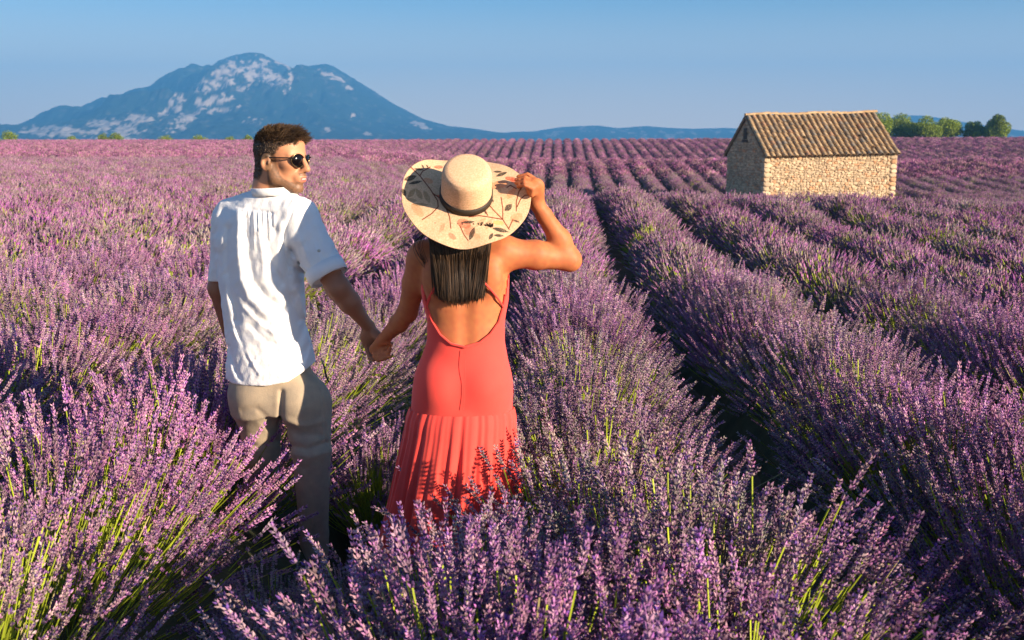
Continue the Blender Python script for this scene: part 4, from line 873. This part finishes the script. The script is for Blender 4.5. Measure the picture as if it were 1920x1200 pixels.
for b in [(1230, 420, 90, 240, 80, PCH, .7), (1380, 520, 160, 70, -50, PCH, .6), (1440, 810, 110, 150, 60, PCH, .6), (600, 620, 190, 80, 35, COR, .55), (560, 560, 130, 40, 10, COR, .8), (820, 880, 170, 110, 20, COR, .65), (880, 960, 120, 130, 40, COR, .5), (680, 1030, 110, 60, 40, COR, .6), (1380, 350, 150, 50, 10, COR, .85), (1400, 375, 90, 40, 30, COR, .7), (270, 720, 200, 90, 50, PCH, .55), (400, 370, 120, 60, 20, PCH, .6), (520, 210, 110, 40, 0, COR, .8), (1230, 870, 130, 50, 5, YEL, .6), (960, 1020, 130, 60, 30, PCH, .5)]: blob(*b[:5], b[5], b[6], leaf=False, tex=.3)
for b in [(200, 520, 140, 60, -50, TAN, .75), (290, 530, 150, 60, 60, TAN, .75), (380, 560, 170, 60, 65, TAN, .7), (200, 600, 150, 40, 10, TAN, .7), (300, 655, 210, 40, 2, TAN, .7), (560, 930, 130, 50, -60, TAN, .5), (1120, 880, 160, 50, -60, TAN, .5), (1020, 860, 150, 45, -40, TAN, .45), (1230, 470, 200, 60, 70, TAN, .35)]: blob(*b[:5], b[5], b[6], tex=.2)
for b in [(185, 340, 160, 62, -18), (245, 392, 170, 36, -12), (285, 236, 120, 30, 5), (110, 510, 100, 50, 70), (335, 205, 60, 22, 60), (385, 200, 50, 20, 60), (805, 760, 280, 42, 2), (935, 715, 150, 44, 28), (865, 862, 170, 34, -4), (915, 1000, 170, 58, -68), (1250, 955, 200, 50, 14), (1230, 1020, 130, 34, 5), (1140, 1030, 90, 44, -60), (1345, 690, 120, 70, -42), (1265, 295, 150, 40, -20), (1220, 265, 110, 26, 0), (1160, 605, 50, 22, 60), (1060, 720, 110, 24, 65), (1440, 850, 90, 24, 20)]: blob(*b[:5], DK, .95, tex=.25)
for tw in [[(190, 210), (300, 315), (420, 470), (510, 610), (515, 680), (440, 760), (330, 830)], [(300, 310), (330, 260), (420, 210)], [(450, 520), (540, 580), (610, 700), (650, 800), (665, 935)], [(1110, 650), (1180, 730), (1280, 830), (1355, 950)], [(1260, 570), (1280, 700), (1280, 830)], [(880, 800), (1000, 785), (1110, 800), (1280, 830)], [(1440, 730), (1440, 620), (1470, 500), (1520, 430)], [(1450, 680), (1490, 590), (1540, 545), (1600, 540)], [(1350, 940), (1400, 830)], [(770, 900), (820, 1010), (870, 1080)], [(1100, 780), (1060, 700), (1040, 650)], [(1330, 450), (1370, 425), (1440, 465)], [(660, 710), (720, 715), (750, 665)]]: twig(tw, 1.0, BR, 1.0)
up_ = BP; lo_ = BP-hN*.0035; V = np.concatenate([up_.reshape(-1, 3), lo_.reshape(-1, 3)]); I = np.arange(na*nr).reshape(nr, na); I2 = np.roll(I, -1, 1); J = na*nr
Fu = np.stack([I[:-1], I[1:], I2[1:], I2[:-1]], -1).reshape(-1, 4); Fe = np.stack([I[-1], I[-1]+J, I2[-1]+J, I2[-1]], -1)
HATM = mat('printed_straw', (1.08, 1.06, 1.04), .75, (.80, .74, .64), 170, attr=True, spec=.15, bump=.5, bscale=420, bdist=.003, trans=.06)
brim = obj('brim', mesh_np('brim', local(hb, V), np.concatenate([Fu, Fu[:, ::-1]+J, Fe]), HATM, colors=np.concatenate([PC.reshape(-1, 3), np.tile(STRAW*.9, (J, 1))])), hat)
prof = [(1.02, -.006), (1.0, .004), (.995, .02), (.985, .045), (.975, .070), (.965, .092), (.945, .108), (.88, .120), (.74, .127), (.50, .130), (.25, .1315), (.0, .132)]
tt = np.linspace(0, len(prof)-1, 90); pr = np.interp(tt, range(len(prof)), [p[0] for p in prof]); pz = np.interp(tt, range(len(prof)), [p[1] for p in prof])
kk = np.exp(-np.linspace(-2, 2, 9)**2); kk /= kk.sum(); pr[4:-4] = np.convolve(pr, kk, 'valid'); pz[4:-4] = np.convolve(pz, kk, 'valid')
ac = np.linspace(0, 2*np.pi, 241)[:-1]; Ac, Rc = np.meshgrid(ac, pr, indexing='xy'); Zc = np.repeat(pz[:, None], 240, 1)
CPt = hb+(np.cos(Ac)*Rc*R0x*1.02)[..., None]*hX+(np.sin(Ac)*Rc*R0y*1.02)[..., None]*hY+Zc[..., None]*hN
I = np.arange(Ac.size).reshape(Ac.shape); I2 = np.roll(I, -1, 1); Fc = np.stack([I[:-1], I2[:-1], I2[1:], I[1:]], -1).reshape(-1, 4)
cw = (1+.07*np.sin(Zc*2*np.pi/.0042+Ac*2)*(Zc < .115))*(1+.10*(vnoise2(Ac*50, Zc*900, 2)-.5)); CC = STRAW*np.array([.98, .96, .98])*cw[..., None]
def straw_weave():
    m = mat('woven_straw', (1.08, 1.06, 1.04), .7, (.80, .73, .62), 190, attr=True, spec=.15, bump=.6, bscale=500, bdist=.002); return m
obj('crown', mesh_np('crown', local(hb, CPt.reshape(-1, 3)), Fc, straw_weave(), colors=CC.reshape(-1, 3)), hat)
bz = np.array([.001, .001, .026, .026]); bro = np.array([1.0, 1.045, 1.035, .99]); Ab, Rb = np.meshgrid(ac, bro, indexing='xy'); Zb = np.repeat(bz[:, None], 240, 1)
BPt = hb+(np.cos(Ab)*Rb*R0x*1.02)[..., None]*hX+(np.sin(Ab)*Rb*R0y*1.02)[..., None]*hY+Zb[..., None]*hN; I = np.arange(Ab.size).reshape(Ab.shape); I2 = np.roll(I, -1, 1)
obj('hat_band', mesh_np('hat_band', local(hb, BPt.reshape(-1, 3)), np.stack([I[:-1], I2[:-1], I2[1:], I[1:]], -1).reshape(-1, 4), mat('black_ribbon', (.030, .022, .016), .6, spec=.3)), hat)

# ------------------------------------------------------------------ stone hut
th = R(10.2); e1 = RT*math.cos(th)+HD*math.sin(th); e2 = -RT*math.sin(th)+HD*math.cos(th); HL, HW = 7.13, 5.2
c0 = W(1435, 290, 54.0); zl = W(1436, 289, 54.0)[2]; zr = W(1677, 283, 54+HL*math.sin(th))[2]; rl = W(1398, 217.5, 56.56)[2]; rr_ = W(1629, 213, 57.8)[2]
zb = float(ground(c0[0]+3, c0[1]+2))-.35
hl = np.array([c0[0], c0[1], zb]); hut = tag(empty('stone_hut', hl), 'small rubble stone hut with steep clay tile roof standing in the lavender field', 'stone hut')
G = lambda a, b, z: np.array([c0[0], c0[1], 0])+e1*a+e2*b+UP*z
eave = lambda a: zl+(zr-zl)*a/HL; rdg = lambda a: rl+(rr_-rl)*a/HL+.03*math.sin(a*2.1)
MORTAR = mat('lime_mortar', (.46, .35, .23), .95, (.36, .27, .17), 4, .7, 30, bdist=.03)
i_ = .03
V = [G(i_, i_, zb), G(HL-i_, i_, zb), G(HL-i_, HW-i_, zb), G(i_, HW-i_, zb), G(i_, i_, eave(0)-.03), G(HL-i_, i_, eave(HL)-.03), G(HL-i_, HW-i_, eave(HL)-.03), G(i_, HW-i_, eave(0)-.03), G(i_, HW/2, rl-.10), G(HL-i_, HW/2, rr_-.10)]
me = bpy.data.meshes.new('wall'); me.from_pydata([tuple(v-hl) for v in V], [], [(0, 1, 5, 4), (2, 3, 7, 6), (0, 4, 8, 7, 3), (1, 2, 6, 9, 5), (4, 5, 9, 8), (7, 8, 9, 6), (0, 3, 2, 1)]); me.materials.append(MORTAR); obj('wall', me, hut)
STONE = mat('pale_limestone', (1, 1, 1), .9, attr=True, spec=.15, bump=.8, bscale=22, bdist=.02)
r = np.random.default_rng(21)
def stone_block(o, u, v, n, a0, a1, b0, b1, dep):
    """irregular block standing proud of the wall"""
    j = lambda s: r.normal(0, s)
    w, h = a1-a0, b1-b0; g = .010; bev = min(w, h)*.22
    P0 = [(a0+g+j(.008), b0+g+j(.008)), (a1-g+j(.008), b0+g+j(.008)), (a1-g+j(.008), b1-g+j(.008)), (a0+g+j(.008), b1-g+j(.008))]
    cx, cy = (a0+a1)/2, (b0+b1)/2; O = []; 
    oct8 = []
    for i in range(4):
        p, q = np.array(P0[i]), np.array(P0[(i+1) % 4]); c = .24+.1*r.random(); oct8 += [p+(q-p)*c, p+(q-p)*(1-c)]
    base = [o+u*p[0]+v*p[1]-n*.04 for p in oct8]; mid = [o+u*p[0]+v*p[1]+n*dep*.5 for p in oct8]
    top = [o+u*(cx+(p[0]-cx)*.72)+v*(cy+(p[1]-cy)*.72)+n*(dep+j(.006)) for p in oct8]
    return base+mid+top+[o+u*cx+v*cy+n*(dep+.004)]
SF = [(i, (i+1) % 8, 8+(i+1) % 8, 8+i) for i in range(8)]+[(8+i, 8+(i+1) % 8, 16+(i+1) % 8, 16+i) for i in range(8)]; ST = [(16+i, 16+(i+1) % 8, 24) for i in range(8)]
def stone_color():
    b = np.array([.58, .44, .29])*(.80+.36*r.random()); x = r.random()
    if x < .12: b = b*np.array([1.0, .74, .62])
    elif x < .30: b = b*np.array([.78, .78, .80])
    elif x < .45: b = b*np.array([1.12, 1.12, 1.1])
    return np.clip(b, 0, .8)
def rubble(name, o, u, v, n, width, topfn, bot, x0=0.0, x1=0.0):
    Vs, Fq, Ft, C = [], [], [], []; b = bot
    while b < 5:
        h = .08+.08*r.random(); a = x0
        if b+h > max(topfn(x) for x in np.linspace(0, width, 9)): break
        while a < width-x1-.05:
            w = min(.09+.20*r.random()**1.5, width-x1-a)
            hh = h*(.85+.3*r.random()); bb = b+r.normal(0, .022)
            if bb+hh < min(topfn(a), topfn(a+w)):
                k = len(Vs); Vs += stone_block(o, u, v, n, a, a+w, bb, bb+hh, .012+.024*r.random()); Fq += [tuple(k+i for i in f) for f in SF]; Ft += [tuple(k+i for i in f) for f in ST]; C += [stone_color()]*25
            a += w
        b += h
    ob = obj(name, mesh_np(name, local(hl, np.array(Vs)), [np.array(Fq), np.array(Ft)], STONE, smooth=False, colors=np.array(C)), hut); ob['kind'] = 'stuff'
O0 = np.array([c0[0], c0[1], 0.0])
rubble('rubble_stones', O0, e1, UP, -e2, HL, lambda a: eave(a)-.02, zb, .30, .36)
gab = lambda b: (eave(0)+(rl-eave(0))*(1-abs(b-HW/2)/(HW/2)))-.10
rubble('rubble_stones', O0+e2*HW, -e2, UP, -e1, HW, lambda b: gab(HW-b), zb, .1, .30)
rubble('rubble_stones', O0+e1*HL, e2, UP, e1, HW, lambda b: gab(b), zb, .30, .1)
rubble('rubble_stones', O0+e2*HW+e1*HL, -e1, UP, e2, HL, lambda a: eave(HL-a)-.02, zb, .05, .05)
for (o, u, n, top) in ((O0, e1, -e2, eave(0)), (O0+e1*HL, -e1, -e2, eave(HL)), (O0, e2, -e1, eave(0)), (O0+e1*HL, e2, e1, eave(HL))):
    b = zb; i = 0
    while b < top-.2:
        h = .20+.06*r.random(); w = .36 if (i % 2 == 0) == (abs(u@e1) > .5) else .27
        V = np.array(stone_block(o, u, UP, n, -.045, w, b, b+h, .05)); fl = np.dot(np.cross(u, UP), n) < 0
        q, t3 = np.array(SF), np.array(ST)
        if fl: q, t3 = q[:, ::-1], t3[:, ::-1]
        obj('stone', mesh_np('stone', local(hl, V), [q, t3], STONE, smooth=False, colors=np.tile(stone_color()*1.08, (25, 1))), hut); b += h; i += 1
# little opening high in the gable with its wooden lintel
def boxm(name, o, u, v, n, a0, a1, b0, b1, d0, d1, m, parent, loc):
    V = [o+u*a+v*b+n*d for a in (a0, a1) for b in (b0, b1) for d in (d0, d1)]; F = [(0, 1, 3, 2), (4, 6, 7, 5), (0, 4, 5, 1), (2, 3, 7, 6), (0, 2, 6, 4), (1, 5, 7, 3)]
    return obj(name, mesh_np(name, local(loc, np.array(V)), np.array(F), m, smooth=False), parent)
WOODM = mat('weathered_wood', (.10, .075, .05), .9, (.06, .045, .035), 20, .4, 60)
boxm('lintel', O0, e2, UP, -e1, HW/2-.35, HW/2+.30, rl-1.35, rl-1.22, 0, .10, WOODM, hut, hl)
boxm('shutter', O0, e2, UP, -e1, HW/2-.22, HW/2+.18, rl-1.20, rl-.62, 0, .065, WOODM, hut, hl)
# roof: channel tiles as one layer, cap tiles one by one
CL = [(.54, .36, .19), (.47, .32, .18), (.60, .42, .24), (.40, .29, .18), (.52, .30, .17), (.36, .29, .21)]
TM = [mat('clay_tile_%s' % w, c, .88, tuple(.62*x for x in c), 5, .6, 45, spec=.12, bdist=.015) for w, c in zip(('ochre', 'dun', 'pale', 'brown', 'red', 'grey'), CL)]
PAN = mat('clay_channel', (.16, .095, .05), .95, (.10, .07, .04), 6, .5, 40)
oh = .17
def slope(a, s, side, lift=0.0):
    """point on the roof: a along the length, s 0 (ridge) .. 1 (eave edge)"""
    b = HW/2*(1-s) if side == 0 else HW/2*(1+s); z = rdg(a)+(eave(a)-rdg(a))*s
    return G(a, b, z)
for side in (0, 1):
    na_, ns_ = 240, 14; S1 = 1+oh/(HW/2); Vg = []
    for i in range(na_+1):
        a = -.10+(HL+.20)*i/na_
        for j in range(ns_+1):
            s = S1*j/ns_; p = slope(a, s, side); Vg.append(p+UP*(.015+.035*math.cos(2*math.pi*(a+.10)/.302)+.012*(j % 2)))
    I = np.arange(len(Vg)).reshape(na_+1, ns_+1); Fg = np.stack([I[:-1, :-1], I[1:, :-1], I[1:, 1:], I[:-1, 1:]], -1).reshape(-1, 4); Vg = np.array(Vg); n_ = len(Vg)
    o = obj('channel_tiles', mesh_np('channel_tiles', local(hl, np.concatenate([Vg, Vg-UP*.05])), np.concatenate([Fg, Fg[:, ::-1]+n_, np.stack([I[:-1, -1], I[1:, -1], I[1:, -1]+n_, I[:-1, -1]+n_], 1), np.stack([I[0, :-1], I[0, 1:], I[0, 1:]+n_, I[0, :-1]+n_], 1), np.stack([I[-1, :-1], I[-1, 1:], I[-1, 1:]+n_, I[-1, :-1]+n_], 1)]), PAN), hut); o['kind'] = 'stuff'
def tile_mesh(name, Lt, r0, r1, m):
    """half-round clay tile along +x, narrow end first"""
    V = []; F = []; ns = 7; an = np.linspace(0, math.pi, ns)
    for x, rad in ((0, r0), (Lt, r1)):
        for rr in (rad, rad-.014):
            for a in an: V.append((x, math.cos(a)*rr, math.sin(a)*rr*.85))
    q = lambda b, i: b*ns+i
    for i in range(ns-1): F += [(q(0, i), q(2, i), q(2, i+1), q(0, i+1)), (q(1, i), q(1, i+1), q(3, i+1), q(3, i)), (q(2, i), q(3, i), q(3, i+1), q(2, i+1)), (q(0, i), q(0, i+1), q(1, i+1), q(1, i))]
    F += [(q(0, 0), q(1, 0), q(3, 0), q(2, 0)), (q(0, ns-1), q(2, ns-1), q(3, ns-1), q(1, ns-1))]
    return mesh_np(name, np.array(V), np.array(F), m, smooth=False)
tms = [tile_mesh('tile', .42, .095, .122, m) for m in TM]; nrow = 11; ncol = 24
for side in (0, 1):
    merged = []
    for ci in range(ncol):
        a = .05+(HL-.10)*ci/(ncol-1)
        for j in range(nrow):
            if r.random() < .008: continue
            s0 = (1+oh/(HW/2))*j/nrow; s1 = (1+oh/(HW/2))*(j+1)/nrow; p0 = slope(a, s0, side); p1 = slope(a, s1, side); dx = p1-p0; Lx = np.linalg.norm(dx); dx /= Lx
            dy = np.cross(UP, dx); dy /= np.linalg.norm(dy); dzv = np.cross(dx, dy); j1, j2 = r.normal(0, .035), r.normal(0, .02)
            M = Matrix(((dx[0], dy[0], dzv[0]), (dx[1], dy[1], dzv[1]), (dx[2], dy[2], dzv[2]))).to_4x4() @ Matrix.Rotation(j1, 4, 'Z') @ Matrix.Rotation(j2-.05, 4, 'Y')
            loc = p0+dzv*(.030)+e1*r.normal(0, .012)+dx*r.normal(0, .015); M.translation = Vector(loc-hl); me = tms[r.choice(6, p=[.26, .22, .18, .14, .08, .12])]
            if side == 0: o = bpy.data.objects.new('tile', me); o.matrix_basis = M; link(o, hut)
            else: merged.append((M, me))
    if merged:
        Vs = []; Fs = []; k = 0; f0 = np.array([tuple(p.vertices) for p in tms[0].polygons])
        for M, me in merged:
            Vs.append(np.array([tuple(M @ v.co) for v in me.vertices])); Fs.append(f0+k); k += len(me.vertices)
        o = obj('back_slope_tiles', mesh_np('back_slope_tiles', np.concatenate(Vs), np.concatenate(Fs), TM[0], smooth=False), hut); o['kind'] = 'stuff'
rt_m = [tile_mesh('ridge_tile', .50, .12, .14, m) for m in (TM[0], TM[2])]; a = -.08
while a < HL-.1:
    o = bpy.data.objects.new('ridge_tile', rt_m[int(r.random() < .4)]); M = Matrix(((e1[0], e2[0], 0), (e1[1], e2[1], 0), (0, 0, 1))).to_4x4() @ Matrix.Rotation(-.04+r.normal(0, .02), 4, 'Y'); M.translation = Vector(G(a, HW/2, rdg(a)+.045)-hl); o.matrix_basis = M; link(o, hut); a += .43
for (a, lab) in ((-.09, 0), (HL+.03, 1)):        # verge boards of mortar under the end tiles
    for side in (0, 1):
        p = [slope(a, 0, side), slope(a, 1.05, side)]; V = []
        for q_ in p:
            for da in (0, .07):
                for dz in (-.09, .0): V.append(q_+e1*da+UP*dz)
        obj('verge', mesh_np('verge', local(hl, np.array(V)), np.array([(0, 1, 3, 2), (4, 6, 7, 5), (0, 4, 5, 1), (2, 3, 7, 6), (0, 2, 6, 4), (1, 5, 7, 3)]), TM[3], smooth=False), hut)

# ------------------------------------------------------------------ trees and bushes on the crest
LEAF = mat('tree_leaves', (1, 1, 1), .6, attr=True, spec=.2, trans=.25); BARK = mat('bark', (.10, .075, .05), .9, (.06, .05, .035), 8, .5, 20)
def tree(px0, px1, ptop, d, label, seed, cat='tree', group='trees on the crest behind the hut'):
    r = np.random.default_rng(seed); mid = W((px0+px1)/2, 255, d); wdt = (px1-px0)/FPX*d; top = W((px0+px1)/2, ptop, d)[2]; g = float(ground(mid[0], mid[1])); Hh = top-g
    t = tag(empty('pine_tree' if cat == 'tree' else 'bush', (mid[0], mid[1], g)), label, cat, group)
    nl = 8 if cat == 'tree' else 5; lobes = []
    for i in range(nl):
        an = r.random()*2*math.pi; rad = wdt*.30*math.sqrt(r.random()); lobes.append((rad*math.cos(an), rad*math.sin(an), Hh*(.30+.42*r.random()), wdt*(.20+.10*r.random()), Hh*(.20+.09*r.random())))
    lobes.append((0, 0, Hh*.72, wdt*.2, Hh*.26)); lobes.append((0, 0, Hh*.35, wdt*.42, Hh*.33))
    N = 9000 if cat == 'tree' else 1500; li = r.integers(0, len(lobes), N); Lb = np.array(lobes)[li]; dv = r.normal(0, 1, (N, 3)); dv /= np.linalg.norm(dv, axis=1)[:, None]; rad = (.65+.42*r.random(N))[:, None]
    Pc = Lb[:, :3]+dv*rad*np.stack([Lb[:, 3], Lb[:, 3], Lb[:, 4]], 1); Pc[:, 2] = np.maximum(Pc[:, 2], .05)
    sz = (.08+.09*r.random(N))*(Hh/4.5)**.5; a = r.normal(0, 1, (N, 3)); a /= np.linalg.norm(a, axis=1)[:, None]; b = np.cross(a, r.normal(0, 1, (N, 3))); b /= np.linalg.norm(b, axis=1)[:, None]
    V = np.stack([Pc-a*sz[:, None], Pc-b*sz[:, None]*.6, Pc+a*sz[:, None], Pc+b*sz[:, None]*.6], 1).reshape(-1, 3); Fq = np.arange(N*4).reshape(N, 4)
    lobc = (.75+.5*r.random(len(lobes)))[li]; C = np.repeat(np.array([.20, .26, .022])*(lobc*(.6+.8*r.random(N)))[:, None], 4, 0)
    obj('crown', mesh_np('crown', V, Fq, LEAF, smooth=False, colors=C), t)
    pth = np.array([[(0, 0, -.2), (.05, 0, Hh*.25), (-.04, .03, Hh*.5), (0, 0, Hh*.75)]], float)
    for i in range(3): an = r.random()*6.28; pth = np.concatenate([pth, [[(0, 0, Hh*.2), (wdt*.08*math.cos(an), wdt*.08*math.sin(an), Hh*.35), (wdt*.16*math.cos(an), wdt*.16*math.sin(an), Hh*.5), (wdt*.2*math.cos(an), wdt*.2*math.sin(an), Hh*.6)]]])
    rr = np.array([[.16, .12, .08, .03]]+[[.07, .06, .04, .02]]*3)*(Hh/4.5); tv, tf = frames_tube(pth, rr, 7); obj('trunk', mesh_np('trunk', tv, tf, BARK), t)
for i, (a, b, c, d, lab) in enumerate([(1590, 1676, 207, 193, 'tallest green tree, right against the right end of the hut roof'), (1646, 1730, 211, 196, 'bushy green tree, second from the hut roof in the clump'), (1700, 1770, 216, 192, 'rounded green tree, third from the hut in the clump'), (1738, 1803, 219, 195, 'low green tree at the right end of the clump beside the gap'), (1808, 1852, 226, 194, 'small green tree just right of the gap in the trees'), (1842, 1892, 213, 192, 'rightmost green tree, upright, standing at the far right of the crest')]): tree(a, b, c, d, lab, 50+i)
for i, (a, b, c, lab) in enumerate([(-8, 36, 243, 'green bush at the far left edge of the horizon, the widest there'), (122, 150, 254, 'tiny olive bush on the horizon, second from the left edge'), (181, 208, 249, 'left one of the touching pair of bushes under the mountain foot'), (203, 237, 248, 'right one of the touching pair of bushes under the mountain foot'), (293, 332, 252, 'low flat bush on the horizon below the mountain, left of the peak'), (350, 392, 252, 'low wide bush on the horizon roughly below the mountain shoulder'), (420, 446, 255, 'small bush on the horizon left of the bush by the man\'s head'), (452, 476, 252, 'small dark bush on the horizon just left of the man\'s head')]): tree(a, b, c, 188, lab, 80+i, 'bush', 'bushes along the left horizon')
